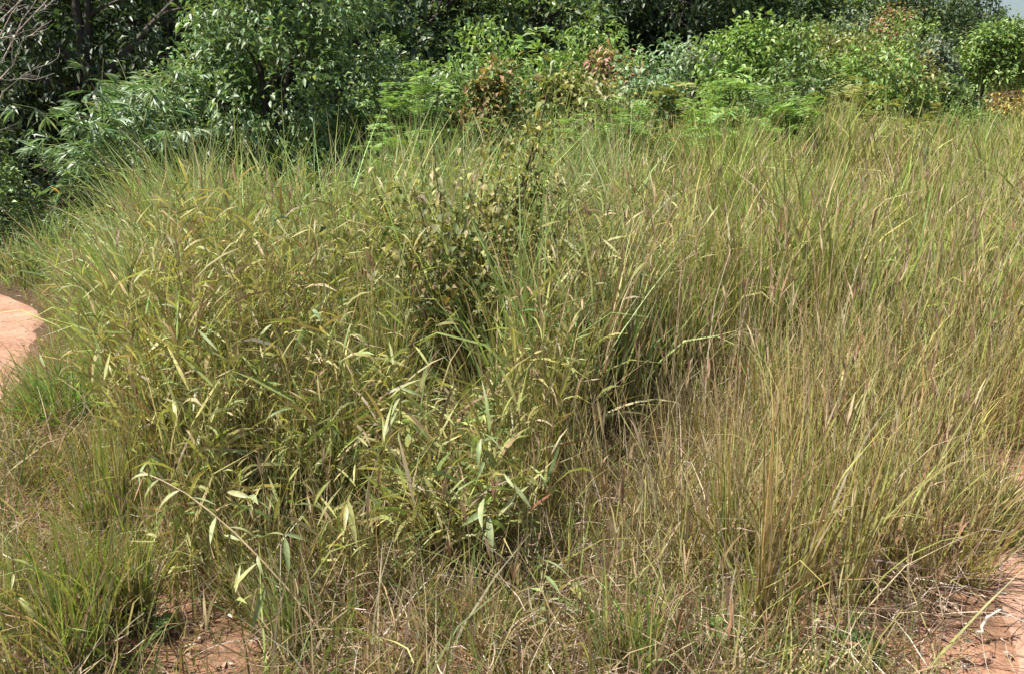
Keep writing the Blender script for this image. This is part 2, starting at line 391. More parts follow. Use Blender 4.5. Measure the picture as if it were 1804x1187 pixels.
# 3. fine straw coloured grass far right and among the stand ---------------------------------
def fine_mass():
    A = Acc()
    x, y = field(210000, 2.5, 21, 1.15, 1.0)
    dp, sp, dt, do = masks(x, y)
    ph = x / y
    dens = (.36 * sst(.3, .5, ph) + .05 + .3 * (do < .1)) * (.4 + 1.0 * vnoise(x, y, 2.1, 21))
    dens *= np.clip(1.25 - .05 * y, .35, 1) * sst(-.05, .4, dt) * dark_gap(x, y)
    keep = (sp > 0) & ~low_left(x, y) & (dp > verge_w(y)) & (do > -.5) & (y > front_edge(x) - .3) & ~hollow(x, y) & (rng.random(len(x)) < dens)
    keep &= (y < 13.5) | (ph > .42)
    keep &= (x > .1) | (rng.random(len(x)) < .35)
    x, y, dp, dt, do = x[keep], y[keep], dp[keep], dt[keep], do[keep]; n = len(x)
    hgt = rng.uniform(.35, .9, n) * (.4 + .6 * sst(-.15, .2, do)) * (.5 + .5 * sst(0, .9, dp)) * (.75 + .35 * vnoise(x, y, 1.2, 22)) * (.5 + .5 * sst(0, .7, dt))
    Wd = rng.uniform(.0035, .008, n) * (1 + .07 * np.maximum(y - 5, 0))
    c = pick(P_YEL, n); gr = rng.random(n) < .34; c[gr] = pick(P_COGON, gr.sum())
    blades(A, ground_pts(x, y), hgt, Wd, rng.uniform(0, 6.283, n), np.abs(rng.normal(.08, .2, n)), np.abs(rng.normal(.2, .45, n)), c, seg=3, power=1.7)
    print('fine', n)
    o = link('straw_grass', A.mesh('straw_grass', M_DRY))
    tag(o, 'fine straw coloured grass thick along the right side of the field', 'dry grass', kind='stuff')
fine_mass()

# 4. low grass on verges and front -------------------------------------------------------
def short_mass():
    A = Acc()
    x, y = field(150000, 1.7, 12, 1.25, 1.2)
    dp, sp, dt, do = masks(x, y)
    verge = (1 - sst(.15, .9, dp)) * (dp > .0)
    front = (y < front_edge(x) + .4)
    bare = sst(.45, .68, vnoise(x, y, 1.6, 31))
    dens = .75 * verge + .45 * (low_left(x, y) & (dp > .3)) + front * .68 * (1 - .8 * bare) * sst(.1, .6, dt) * (1 - .85 * bare_spot(x, y))
    dens *= np.clip(1.3 - .07 * y, .4, 1)
    keep = (dp > .02 + .12 * vnoise(x, y, 6, 33)) & (dt > .02) & ~((x < -4.9) & (y > 9)) & (rng.random(len(x)) < dens)
    x, y, dp = x[keep], y[keep], dp[keep]; n = len(x)
    hgt = rng.uniform(.06, .26, n) * (.6 + .9 * vnoise(x, y, 1.8, 32)) + (rng.random(n) < .12) * rng.uniform(.12, .42, n) * (y < 4)
    c = pick(P_SHORT, n); dry = rng.random(n) < .38; c[dry] = pick(P_DRY, dry.sum())
    blades(A, ground_pts(x, y), hgt, rng.uniform(.003, .008, n), rng.uniform(0, 6.283, n), np.abs(rng.normal(.25, .3, n)), rng.uniform(0, 1.5, n), c, seg=3)
    print('short', n)
    o = link('short_grass', A.mesh('short_grass', M_GRASS))
    tag(o, 'short green and tan grass along the path and across the foreground', 'grass', kind='stuff')
short_mass()

# 5. tangled straw litter -------------------------------------------------------------------
def litter():
    A = Acc()
    x, y = field(64000, 1.75, 7.5, 1.2, 1.0)
    dp, sp, dt, do = masks(x, y)
    dens = .30 + .7 * vnoise(x, y, 2.0, 41)
    dens = np.where(do < .1, dens + .35, dens) * sst(-.2, .45, dt) * sst(-.0, .4, dp) * (1 - .75 * bare_spot(x, y)) * np.clip(1.3 - .1 * y, .3, 1)
    keep = (dp > 0) & (rng.random(len(x)) < dens)
    x, y, dt, do = x[keep], y[keep], dt[keep], do[keep]; n = len(x)
    p = ground_pts(x, y); p[:, 2] += .015 + rng.random(n) ** 2 * .18
    L = rng.uniform(.05, .26, n) + (rng.random(n) < .05) * .15
    blades(A, p, L, rng.uniform(.0015, .004, n), rng.uniform(0, 6.283, n), rng.normal(1.3, .35, n), rng.normal(.3, .6, n), pick(P_LITTER, n, .28), seg=4, wob=.25)
    # crumbs of broken leaf lying on the soil
    n2 = 9000
    x, y = field(n2, 1.7, 7.5, 1.2, .9); dp, sp, dt, do = masks(x, y)
    k = ((dt > -.15) | (rng.random(n2) < .25)) & ((dp > -.08) | (rng.random(n2) < .25)); x, y = x[k], y[k]; n2 = len(x)
    p = ground_pts(x, y); p[:, 2] += .02
    a = rng.uniform(0, 6.283, n2)
    leaves(A, p, np.stack([np.cos(a), np.sin(a), rng.normal(.1, .2, n2)], -1), rng.uniform(.015, .06, n2), rng.uniform(.006, .02, n2), pick(P_LITTER, n2, .3), droop=.05)
    o = link('straw_litter', A.mesh('straw_litter', M_DRY))
    tag(o, 'tangle of dead grey tan straw and leaf litter lying on the soil', 'litter', kind='stuff')
litter()

# 6. bare culms and seed stalks rising through the thicket -------------------------------
def stalks():
    A = Acc()
    x, y = field(17000, 1.9, 11, 1.15, .8)
    dp, sp, dt, do = masks(x, y)
    keep = (sp > 0) & ~low_left(x, y) & (dp > .25) & (dt > .22) & ~bare_spot(x, y) & ((y > front_edge(x) - .2) | (rng.random(len(x)) < .6)) & ~hollow(x, y) & (rng.random(len(x)) < (.30 + .3 * (x > .3)) * dark_gap(x, y)) & ~((x < -1.5) & (y > 8))
    x, y, dp = x[keep], y[keep], dp[keep]; n = len(x)
    hgt = rng.uniform(.5, 1.35, n) * (.38 + .62 * sst(2.2, 4.8, y)) * (.5 + .5 * sst(0, 1.2, dp))
    PS = blades(A, ground_pts(x, y), hgt, rng.uniform(.003, .0065, n) * (1 + .05 * np.maximum(y - 6, 0)), rng.uniform(0, 6.283, n), np.abs(rng.normal(.05, .16, n)), np.abs(rng.normal(.05, .35, n)),
           pick(P_DRY + [(3, (.33, .30, .11))], n), seg=4, prof='stem', power=2)
    h_ = rng.random(n) < .3; tips = PS[h_, -1]; q = len(tips)
    for _ in range(3):
        blades(A, tips - [0, 0, .05], rng.uniform(.06, .16, q), rng.uniform(.005, .011, q), rng.uniform(0, 6.283, q), np.abs(rng.normal(.1, .15, q)), rng.uniform(0, .6, q), pick([(3, (.37, .28, .16)), (3, (.44, .35, .22)), (1, (.28, .17, .10))], q), seg=3, prof='leaf')
    o = link('dry_stalks', A.mesh('dry_stalks', M_DRY))
    tag(o, 'thin dry brown stalks standing among the grass blades', 'stalks', kind='stuff')
stalks()

# ------------------------------------------------------------------ leaf part library
def leaf_mesh(name, L, W, bend, col, mat, seg=5, fold=.22, shape='lance'):
    t = np.linspace(0, 1, seg + 1)
    if shape == 'lance': wp = np.array([.12] + [0] * (seg - 1) + [.02]); wp[1:-1] = np.sin(np.pi * t[1:-1] ** .75) ** .9
    else: wp = np.array([.1] + [0] * (seg - 1) + [.03]); wp[1:-1] = np.sin(np.pi * t[1:-1] ** .6) ** .7
    th = bend * ((t[:-1] + t[1:]) / 2) ** 1.2
    st = np.stack([np.cos(th), np.zeros(seg), -np.sin(th)], -1) * L / seg
    P = np.concatenate([np.zeros((1, 3)), np.cumsum(st, 0)])
    sd = np.array([0, 1.0, 0]); up = np.array([0, 0, 1.0])
    h = (wp * W / 2)[:, None]
    V = np.stack([P - sd * h + up * h * fold * 2, P, P + sd * h + up * h * fold * 2], 1).reshape(-1, 3)
    b = np.arange(seg) * 3
    F = np.concatenate([np.stack([b, b + 1, b + 4, b + 3], -1), np.stack([b + 1, b + 2, b + 5, b + 4], -1)])
    A = Acc(); A.add(V, F, np.tile(np.array(col, float), (len(V), 1)))
    return A.mesh(name, mat, smooth=True)
BLUE_LEAF = [leaf_mesh('leaf', .16, .026, b, c, M_LEAF) for b, c in ((.25, (.24, .30, .13)), (.6, (.30, .34, .17)), (.95, (.21, .27, .11)))]
YELL_LEAF = [leaf_mesh('leaf', .15, .024, b, c, M_LEAF) for b, c in ((.3, (.36, .36, .14)), (.6, (.40, .36, .17)), (1.0, (.30, .32, .11)))]
PALE_LEAF = [leaf_mesh('leaf', .15, .022, b, c, M_LEAF) for b, c in ((.25, (.29, .33, .16)), (.55, (.24, .30, .13)), (.9, (.31, .32, .16)))]
DRY_LEAF = [leaf_mesh('leaf', .14, .022, b, c, M_DRY) for b, c in ((.7, (.44, .34, .22)), (1.1, (.5, .42, .3)), (1.5, (.32, .22, .13)))]
OVATE = [leaf_mesh('leaf', .075, .05, b, c, M_LEAFM, 4, .15, 'ovate') for b, c in ((.5, (.28, .29, .10)), (.8, (.22, .25, .085)), (1.1, (.36, .33, .12)), (.4, (.15, .20, .065)), (.9, (.42, .38, .16)))]
BROAD = [leaf_mesh('leaf', .2, .12, b, c, M_LEAFM, 5, .12, 'ovate') for b, c in ((.5, (.10, .18, .05)), (.9, (.14, .22, .06)))]
TAN_BROAD = [leaf_mesh('leaf', .2, .11, .4, (.50, .40, .20), M_DRY, 5, .12, 'ovate')]
RED_LEAF = [leaf_mesh('leaf', .09, .03, .6, (.42, .13, .08), M_LEAFM, 4)]
ORANGE_LEAF = [leaf_mesh('leaf', .09, .055, .5, (.60, .34, .09), M_LEAFM, 4, .15, 'ovate')]

def put_leaf(parent, lib, pos, yaw, pitch, sc=1.0, roll=0.0, k=None):
    me = lib[rng.integers(len(lib))] if k is None else lib[k]
    o = link('leaf', me, parent)
    o.location = pos; o.rotation_euler = (roll, pitch, yaw); o.scale = (sc, sc * rng.uniform(.85, 1.15), sc)
    return o

def cane(name, label, cat, tip, base_dx, base_dy, lib, n, spread_=1.0, col=(.3, .27, .12), rad=.004, group=None, sag=.0, low=.75, sc=1.0, droop=.25, lean_down=0.0, base=None):
    """a stem from the soil to its tip with big separate leaves near the top"""
    if group and tip.y < 3.45: tip = Vector((0, 0, CAM_H)) + (tip - Vector((0, 0, CAM_H))) * (1 - .20)
    bx, by = (tip.x + base_dx, tip.y + base_dy) if base is None else base
    root = link(name, None, None, (bx, by, Hs(bx, by))); root.empty_display_size = .1
    tag(root, label, cat, group)
    p = curve_pts((0, 0, -.02), tuple(tip - root.location), 9, sag, .05)
    A = Acc(); tube(A, p, np.linspace(rad, rad * .45, 9), col, 5)
    link('stem', A.mesh('stem', M_DRY, smooth=True), root)
    for q in range(n):
        t = 1 - (1 - low) * (q / max(n - 1, 1)) ** 1.1
        f = t * 8; i0 = min(int(f), 7); pos = p[i0] + (p[i0 + 1] - p[i0]) * (f - i0)
        yaw = q * 2.4 + rng.normal(0, .5); 
        put_leaf(root, lib, pos, yaw, droop + rng.normal(0, .3), .86 * sc * rng.uniform(.6, 1.15), rng.normal(0, .5))
    return root

LC = 'leafy canes at the front of the thicket'
cane('leafy_cane', 'largest blue green leafy cane, fan of long leaves beside the dark hollow', 'cane', at(845, 760, 3.25), .06, .1, BLUE_LEAF, 15, group=LC, low=.6, sc=.85)
cane('leafy_cane', 'drooping green leafy cane with arched leaves in the front left of the thicket', 'cane', at(440, 872, 3.0), .05, .1, PALE_LEAF, 5, group=LC, sc=1.1, low=.9)
cane('leafy_cane', 'yellowish cane with five leaves hanging down like a claw', 'cane', at(612, 878, 2.95), -.04, .12, YELL_LEAF, 7, group=LC, sc=1.0, low=.88, droop=.7)
cane('leafy_cane', 'pale green cane tip with three separate leaves low in the front left', 'cane', at(500, 940, 2.8), .02, .1, PALE_LEAF, 3, group=LC, sc=1.0, low=.97)
cane('leafy_cane', 'green cane with drooping leaves above the bent dry cane on the left', 'cane', at(262, 800, 3.25), .05, .1, BLUE_LEAF, 6, group=LC, sc=1.0, low=.88, droop=.6)
cane('leafy_cane', 'long cane bent over sideways with horizontal leaves at front left', 'cane', at(250, 830, 3.1), .75, -.35, PALE_LEAF, 11, group=LC, sc=.95, low=.4, sag=.12, col=(.42, .33, .2))
cane('leafy_cane', 'pale leafy cane with curled leaves left of the dark hollow', 'cane', at(705, 682, 3.4), -.02, .05, PALE_LEAF, 8, group=LC, sc=.9, low=.8)
cane('leafy_cane', 'low green leafy cane with flat leaves under the largest cane', 'cane', at(850, 860, 3.05), .08, .1, BLUE_LEAF, 9, group=LC, sc=.95, low=.6)
cane('leafy_cane', 'small pale cane with pointed leaves right of the largest cane', 'cane', at(905, 852, 3.05), .1, .1, PALE_LEAF, 5, group=LC, sc=.85, low=.85)
cane('leafy_cane', 'short yellow green cane at the left edge of the foreground', 'cane', at(22, 985, 2.55), -.05, .05, YELL_LEAF, 6, group=LC, sc=.7, low=.7)
cane('leafy_cane', 'low pale cane with an upright leaf near the bare soil at front left', 'cane', at(412, 1035, 2.5), .0, .05, YELL_LEAF, 4, group=LC, sc=.85, low=.8, droop=-.6)
cane('leafy_cane', 'thin cane with one hanging pale leaf at the front, right of the bare soil', 'cane', at(462, 1015, 2.55), .02, .05, PALE_LEAF, 3, group=LC, sc=.9, low=.9, droop=.9)
cane('leafy_cane', 'tan leafed cane standing among dry stalks in the left thicket', 'cane', at(330, 600, 3.9), .02, .05, DRY_LEAF, 14, group=LC, sc=.85, low=.4)
cane('leafy_cane', 'pale sprig of curled leaves in the middle of the left thicket', 'cane', at(560, 480, 4.1), .02, .05, PALE_LEAF, 12, group=LC, sc=.85, low=.55)
cane('leafy_cane', 'yellow leafed cane low beside the green tuft by the path', 'cane', at(180, 560, 4.3), .02, .05, YELL_LEAF, 10, group=LC, sc=.8, low=.5)
cane('leafy_cane', 'small green cane at the bottom centre in the straw litter', 'cane', at(955, 985, 2.6), .04, .05, BLUE_LEAF, 8, group=LC, sc=.7, low=.5)
cane('leafy_cane', 'pale leafed cane in the left thicket under the arching grasses', 'cane', at(470, 690, 3.5), .02, .05, PALE_LEAF, 9, group=LC, sc=.8, low=.6)
cane('leafy_cane', 'yellow leafed cane bending right below the dark stemmed shrub', 'cane', at(930, 590, 3.7), -.05, .05, YELL_LEAF, 9, group=LC, sc=.9, low=.7)
cane('leafy_cane', 'dry leafed cane leaning at the edge of the bare opening', 'cane', at(1015, 665, 3.5), -.03, .03, DRY_LEAF, 6, group=LC, sc=1.0, low=.7)
cane('red_sprig', 'small red leafed sprig low in the grass right of centre', 'sprig', at(1308, 640, 4.4), .01, .02, RED_LEAF, 7, low=.85, sc=.8)
cane('red_sprig', 'red tipped sprig deep in the left thicket', 'sprig', at(372, 605, 3.75), .01, .02, RED_LEAF, 3, low=.95, sc=.5)
cane('yellow_leaf_sprig', 'sprig with one round yellow leaf near the front left corner', 'sprig', at(152, 940, 2.75), .02, .03, ORANGE_LEAF, 2, low=.97, sc=.55)
cane('arching_stem', 'thin arching stem with one orange leaf over the dark hollow by the path', 'stem', at(88, 330, 6.3), 1.5, -.1, ORANGE_LEAF, 1, low=1, sc=1.1, sag=.35, droop=1.3, rad=.003)

# ------------------------------------------------------------------ individual tussocks and tall blades
def tussock(name, label, cat, x, y, n, hgt, rad, pal, lean=.16, bend=.5, wid=(.004, .009), mat=None, group=None, dry=.15, az0=None):
    A = Acc()
    z = Hs(x, y)
    a = rng.uniform(0, 6.283, n); r = rad * np.sqrt(rng.random(n))
    p = np.stack([x + r * np.cos(a), y + r * np.sin(a), np.zeros(n)], -1); p[:, 2] = H(p[:, 0], p[:, 1]) - .01
    m = max(n // 28, 2); sa = rng.uniform(0, 6.283, m); sr = rad * np.sqrt(rng.random(m)); g = rng.integers(m, size=n); saz = sa + rng.normal(0, .9, m)
    p[:, 0] = x + sr[g] * np.cos(sa[g]) * 1.15 + rng.normal(0, .018, n); p[:, 1] = y + sr[g] * np.sin(sa[g]) * 1.15 + rng.normal(0, .018, n); p[:, 2] = H(p[:, 0], p[:, 1]) - .01
    r = sr[g]; gh = rng.uniform(.65, 1.08, m)[g]
    az = saz[g] + rng.normal(0, .8, n) if az0 is None else rng.normal(az0, .6, n)
    c = pick(pal, n); d = rng.random(n) < dry; c[d] = pick(P_DRY, d.sum())
    blades(A, p, hgt * gh * rng.uniform(.4, 1.1, n), rng.uniform(*wid, n), az, np.abs(rng.normal(lean, lean * .6, n)) * (.4 + r / rad), np.abs(rng.normal(0, bend, n)) + (rng.random(n) < .15) * rng.uniform(.3, 1.6, n), c, seg=5, power=1.8)
    m = max(n // 9, 3)
    az = az + rng.normal(0, .8, n)
    q = max(n // 7, 4); blades(A, p[:q], hgt * rng.uniform(.3, .9, q), rng.uniform(.003, .006, q), rng.uniform(0, 6.283, q), rng.uniform(.3, .95, q), rng.normal(.1, .3, q), pick(P_DRY + [(3, (.26, .14, .07))], q), seg=5, prof='stem', wob=.1)
    q2 = max(n // 3, 8); k = rng.integers(n, size=q2); pz = p[k] + rng.normal(0, .03, (q2, 3)) * [1, 1, 0]; pz[:, 2] += rng.uniform(.02, .5, q2) * hgt * .6
    blades(A, pz, rng.uniform(.06, .22, q2), rng.uniform(.003, .007, q2), rng.uniform(0, 6.283, q2), rng.uniform(.2, 1.6, q2), rng.normal(.3, .7, q2), pick(P_LITTER, q2), seg=3, wob=.2)
    blades(A, p[:m], hgt * rng.uniform(.8, 1.12, m), rng.uniform(.002, .005, m), az[:m], np.abs(rng.normal(lean, .08, m)), rng.uniform(0, .35, m), pick(P_DRY, m), seg=5, prof='stem')
    me = A.mesh(name, mat or M_GRASS, origin=(x, y, z))
    return tag(link(name, me, None, (x, y, z)), label, cat, group)
def gp(px, py):
    u = (px - 902) / FPX; v = (593.5 - py) / FPX; s = CAM_H / (SP - v * CP)
    return u * s, s * (CP + v * SP)
T = 'grass tussocks'
P_GREEN = [(3, (.19, .32, .09)), (2, (.24, .35, .11)), (1, (.31, .36, .15))]
def tus(label, px, py, n, h, r, pal, **k):
    x, y = gp(px, py); return tussock('grass_tussock', label, 'grass tussock', x, y, n, h, r, pal, group=T, **k)
tus('bright green grass tussock at the edge of the dirt path on the left', 150, 742, 700, .5, .2, P_GREEN, lean=.3, bend=.7, dry=.05)
tus('yellow green low tussock below the bright green one by the path', 85, 850, 420, .30, .2, P_SHORT, lean=.35, bend=.8)
tus('upright olive tussock in the bottom left corner', 70, 1165, 420, .5, .2, P_COGON, lean=.15)
tus('narrow upright tussock at the left edge of the foreground right of the corner one', 205, 1110, 160, .5, .09, P_COGON, lean=.12)
tus('largest fine golden green tussock at front right, brown at its foot', 1385, 1065, 200, .95, .22, P_YEL + [(4, (.27, .27, .08))], lean=.12, bend=.22, wid=(.004, .0095), dry=.25)
tus('golden tussock close behind the largest front right one', 1490, 985, 180, .9, .3, P_YEL + [(4, (.27, .27, .08))], lean=.12, bend=.25, wid=(.004, .0095))
tus('leaning golden tussock left of the largest front right one', 1270, 985, 200, .74, .18, P_YEL, lean=.25, bend=.4, wid=(.003, .007))
tus('straw tussock at the right beside the orange dirt', 1625, 985, 220, .6, .2, P_YEL, lean=.3, bend=.5, wid=(.003, .007))
tus('small green tussock at the right edge by the orange dirt', 1700, 930, 260, .38, .16, P_SHORT, lean=.28)
tus('upright green tussock at the bottom right of centre', 1105, 1180, 150, .42, .07, P_GREEN + P_COGON, lean=.1)
tus('short green tussock at the bottom left of centre', 560, 1130, 240, .36, .14, P_SHORT, lean=.3, az0=2.4)
tus('wispy tussock leaning left in the bottom centre', 470, 1080, 180, .42, .1, P_COGON, lean=.3, az0=2.4)
tus('short tan tussock at the bottom centre', 760, 1150, 260, .24, .18, P_DRY, lean=.4)
tus('low green tussock at the bottom centre right', 860, 1170, 260, .22, .16, P_SHORT, lean=.4)
tus('slim tall tussock standing at front left, reddish stems at its foot', 190, 960, 190, .62, .07, P_COGON, lean=.08, bend=.25)
tus('slim tall tussock of green blades left of the dark hollow', 675, 830, 200, .98, .06, P_COGON, lean=.04, bend=.15, wid=(.005, .01))
tus('slim tall tussock of blades in the middle of the left thicket', 470, 840, 220, .78, .08, P_COGON, lean=.06, bend=.2)
tus('green upright tussock in front of the dark hollow', 560, 900, 260, .72, .1, P_COGON, lean=.1, bend=.3)
tus('broad bladed green tussock right of the dark hollow', 1095, 770, 160, 1.1, .08, P_GREEN + P_COGON, lean=.05, bend=.25, wid=(.009, .016))
tus('green tussock of broad blades between the shrub and the right stand', 985, 800, 180, 1.0, .1, P_COGON, lean=.06, bend=.25, wid=(.007, .013))
tus('tall yellow green tussock at the left of the right stand', 1190, 700, 260, 1.2, .12, P_COGON, lean=.12, bend=.4, wid=(.006, .011))
tus('tall yellow green tussock in the middle of the right stand', 1330, 660, 260, 1.15, .12, P_COGON, lean=.1, bend=.35, wid=(.006, .011))
tus('tall green tussock at the right of the right stand', 1480, 640, 260, 1.15, .13, P_COGON, lean=.1, bend=.35, wid=(.006, .011))
tus('single slim golden tussock rising above the front right clump', 1375, 880, 60, .9, .04, P_YEL, lean=.05, bend=.12, wid=(.004, .008))
tus('golden fine tussock at the right edge halfway up', 1740, 760, 420, .7, .25, P_YEL, lean=.15, bend=.4, wid=(.003, .006))
tus('straw tussock in the bare opening right of centre', 1080, 930, 220, .55, .16, P_DRY + P_YEL, lean=.2, bend=.4, wid=(.002, .005))
tus('straw tussock at the back of the bare opening', 1230, 800, 260, .5, .2, P_DRY + P_YEL, lean=.25, bend=.5, wid=(.002, .005))

# tall single arching blades on the skyline of the thicket
def plume(label, px, py, Y, dx, dy, wide=.012, pal=P_COGON_L, n=4):
    tip = at(px, py, Y); bx, by = tip.x + dx, Y + dy
    z = Hs(bx, by); A = Acc()
    L = math.hypot(tip.z - z, math.hypot(dx, dy)) * 1.06
    az = math.atan2(-dy, -dx); tilt = math.atan2(math.hypot(dx, dy), tip.z - z)
    p = np.tile([bx, by, z - .01], (n, 1)) + rng.normal(0, .012, (n, 3)) * [1, 1, 0]
    ll = np.concatenate([[L], L * rng.uniform(.6, .92, n - 1)])
    blades(A, p, ll, np.full(n, wide), np.concatenate([[az], rng.normal(az, .9, n - 1)]), np.concatenate([[tilt * .5], np.abs(rng.normal(tilt * .45, .06, n - 1))]), np.concatenate([[tilt * 1.15], np.abs(rng.normal(tilt, .25, n - 1))]), pick(pal, n), seg=9, power=1.3)
    o = link('tall_blade', A.mesh('tall_blade', M_GRASS, origin=(bx, by, z)), None, (bx, by, z))
    tag(o, label, 'grass blade', 'tall blades above the thicket')
plume('tallest upright grass spike in front of the leafy tree at the left', 407, 190, 5.0, .02, -.1, .016)
plume('upright grass spike against the dark foot of the leafy tree', 497, 170, 5.2, .03, .1, .014)
plume('bowed grass blade between the two spikes, above the left crest', 350, 225, 5.2, .15, .1)
plume('arching blade reaching left over the path from the crest', 62, 352, 6.0, 1.1, -.3)
plume('pale blade arching left below the reaching one at the path', 95, 455, 5.2, .7, .0)
plume('arching blade at the top left shoulder of the crest', 165, 300, 6.1, .75, -.1)
plume('blade with bent tip standing in front of the feathery green shrub', 705, 140, 5.6, .15, .1, .015)
plume('curved green blade left of the dark stemmed shrub top', 915, 165, 5.9, .2, .1, .014)
plume('upright blade just left of the dark stemmed shrub tip', 935, 142, 6.0, .05, .1, .013)
plume('pale blade leaning left on the crest near the tree foot', 600, 220, 5.4, .3, .1, .012)
plume('blade leaning right on the skyline at centre right', 1195, 190, 8.2, -.15, .0, .016)
plume('tan spike on the skyline of the right stand', 1330, 196, 8.4, .1, .0, .016, P_DRY)
plume('tall blade crossing the skyline right of the feathery shrubs', 1445, 192, 8.6, -.2, .0, .016)
plume('pale blade drooping left near the path foot', 140, 500, 4.6, .5, .0)
plume('bent yellow reed lying over the bare opening', 1232, 722, 3.6, -.7, .0, .016, [(1, (.5, .42, .24))], 2)
plume('yellow green reed bowed over the dry opening from the left', 1140, 676, 3.6, -.42, .05, .014, [(1, (.36, .33, .12))], 3)

# ------------------------------------------------------------------ dark stemmed broadleaf shrub in the middle
def centre_shrub():
    bx, by = at(815, 640, 4.35).x, 4.55
    z = Hs(bx, by); root = link('broadleaf_shrub', None, None, (bx, by, z))
    tag(root, 'dark stemmed broadleaf shrub standing in the middle of the grass', 'shrub')
    tips = [(968, 145, 4.5, .012), (895, 250, 4.4, .008), (765, 260, 4.5, .007), (850, 310, 4.2, .007), (735, 350, 4.3, .007), (955, 235, 4.45, .010), (930, 310, 4.3, .008), (815, 270, 4.7, .006), (660, 330, 4.5, .006), (700, 430, 4.1, .006), (880, 440, 3.95, .006), (960, 420, 4.2, .006)]
    FO = Acc()
    for k, (px, py, Y, r) in enumerate(tips):
        tip = at(px, py, Y) - root.location
        p = curve_pts((rng.normal(0, .05), rng.normal(0, .05), -.02), tuple(tip), 10, .02, .05)
        A = Acc(); tube(A, p, np.linspace(r * 1.25, r * .35, 10), (.10, .075, .055), 6)
        link('stem', A.mesh('stem', M_BARK, smooth=True), root)
        fm = 330 if k in (0, 5, 6) else 130; f = rng.uniform(.22, 1, fm) ** .9 * 9; i0 = np.minimum(f.astype(int), 8)
        pp = p[i0] + (p[i0 + 1] - p[i0]) * (f - i0)[:, None] + rng.normal(0, .085, (fm, 3))
        leaves(FO, pp, nrm(rng.normal(0, 1, (fm, 3)) * [1, 1, .6] + [0, 0, -.2]), rng.uniform(.03, .065, fm), rng.uniform(.015, .034, fm), pick([(3, (.25, .26, .085)), (2, (.17, .21, .07)), (2, (.34, .31, .11)), (1, (.11, .15, .05)), (1, (.40, .34, .17))], fm))
        m = 40 if k in (0, 5) else 13
        for q in range(m):
            f = rng.uniform(.35, 1.0) ** .8 * 9; i0 = min(int(f), 8); pos = p[i0] + (p[i0 + 1] - p[i0]) * (f - i0)
            off = rng.normal(0, .045, 3)
            put_leaf(root, OVATE, Vector(pos + off), rng.uniform(0, 6.28), rng.normal(.45, .5), rng.uniform(.45, .85), rng.normal(0, .5))
    c0 = np.array(at(800, 455, 4.35) - root.location); q = 620  # extra low leaves in darker tones, added to shade the gap below
    leaves(FO, c0 + rng.normal(0, 1, (q, 3)) * [.26, .2, .2], nrm(rng.normal(0, 1, (q, 3)) * [1, 1, .7] + [0, 0, -.3]), rng.uniform(.04, .085, q), rng.uniform(.02, .05, q), pick([(3, (.14, .165, .06)), (2, (.20, .20, .08)), (1, (.20, .15, .07)), (1.5, (.32, .31, .12))], q))
    fo = link('foliage', FO.mesh('foliage', M_LEAFM, origin=(0, 0, 0)), root); fo['kind'] = 'stuff'
centre_shrub()

# ------------------------------------------------------------------ woody plants
def crown_leaves(A, ells, n_cl, per, kind, L, W, pal, r):
    """leaf clumps over the shells of several ellipsoids (relative to the base)"""
    E = np.array(ells, float)
    area = (E[:, 3] * E[:, 4] + E[:, 3] * E[:, 5] + E[:, 4] * E[:, 5])
    ei = r.choice(len(E), n_cl, p=area / area.sum())
    d = nrm(r.normal(0, 1, (n_cl, 3))); 
    rad = 1 - .38 * r.random(n_cl) ** 2.2 + r.normal(0, .05, n_cl)
    c = E[ei, :3] + d * E[ei, 3:] * rad[:, None]
    # drop clumps that are buried deep inside another lobe
    keep = np.ones(n_cl, bool)
    for k in range(len(E)):
        q = np.linalg.norm((c - E[k, :3]) / E[k, 3:], axis=1)
        keep &= ~((q < .55) & (ei != k))
    c, d, ei = c[keep], d[keep], ei[keep]; n = len(c)
    out = nrm(d / E[ei, 3:] + np.array([0, 0, .25]))
    cb = np.exp(r.normal(0, .13, (n, 1)))
    k = np.repeat(np.arange(n), per); m = len(k)
    csz = L * 1.25
    pos = c[k] + r.normal(0, 1, (m, 3)) * csz * .55
    if kind == 'ovate':
        dr = nrm(out[k] * .9 + r.normal(0, .75, (m, 3)) + np.array([0, 0, -.25]))
        leaves(A, pos, dr, L * r.uniform(.6, 1.25, m), W * r.uniform(.7, 1.2, m), pick(pal, m, .14) * cb[k], droop=.12)
    else:                                   # narrow drooping fans
        az = np.arctan2(out[k, 1], out[k, 0]) + r.normal(0, 1.0, m)
        pos = c[k] + r.normal(0, 1, (m, 3)) * L * .16
        blades(A, pos, L * r.uniform(.6, 1.2, m), W * r.uniform(.7, 1.2, m), az, r.uniform(.5, 1.6, m), r.uniform(.5, 1.5, m), pick(pal, m, .14) * cb[k], seg=2, prof='leaf', roll=r.normal(0, .5, m))

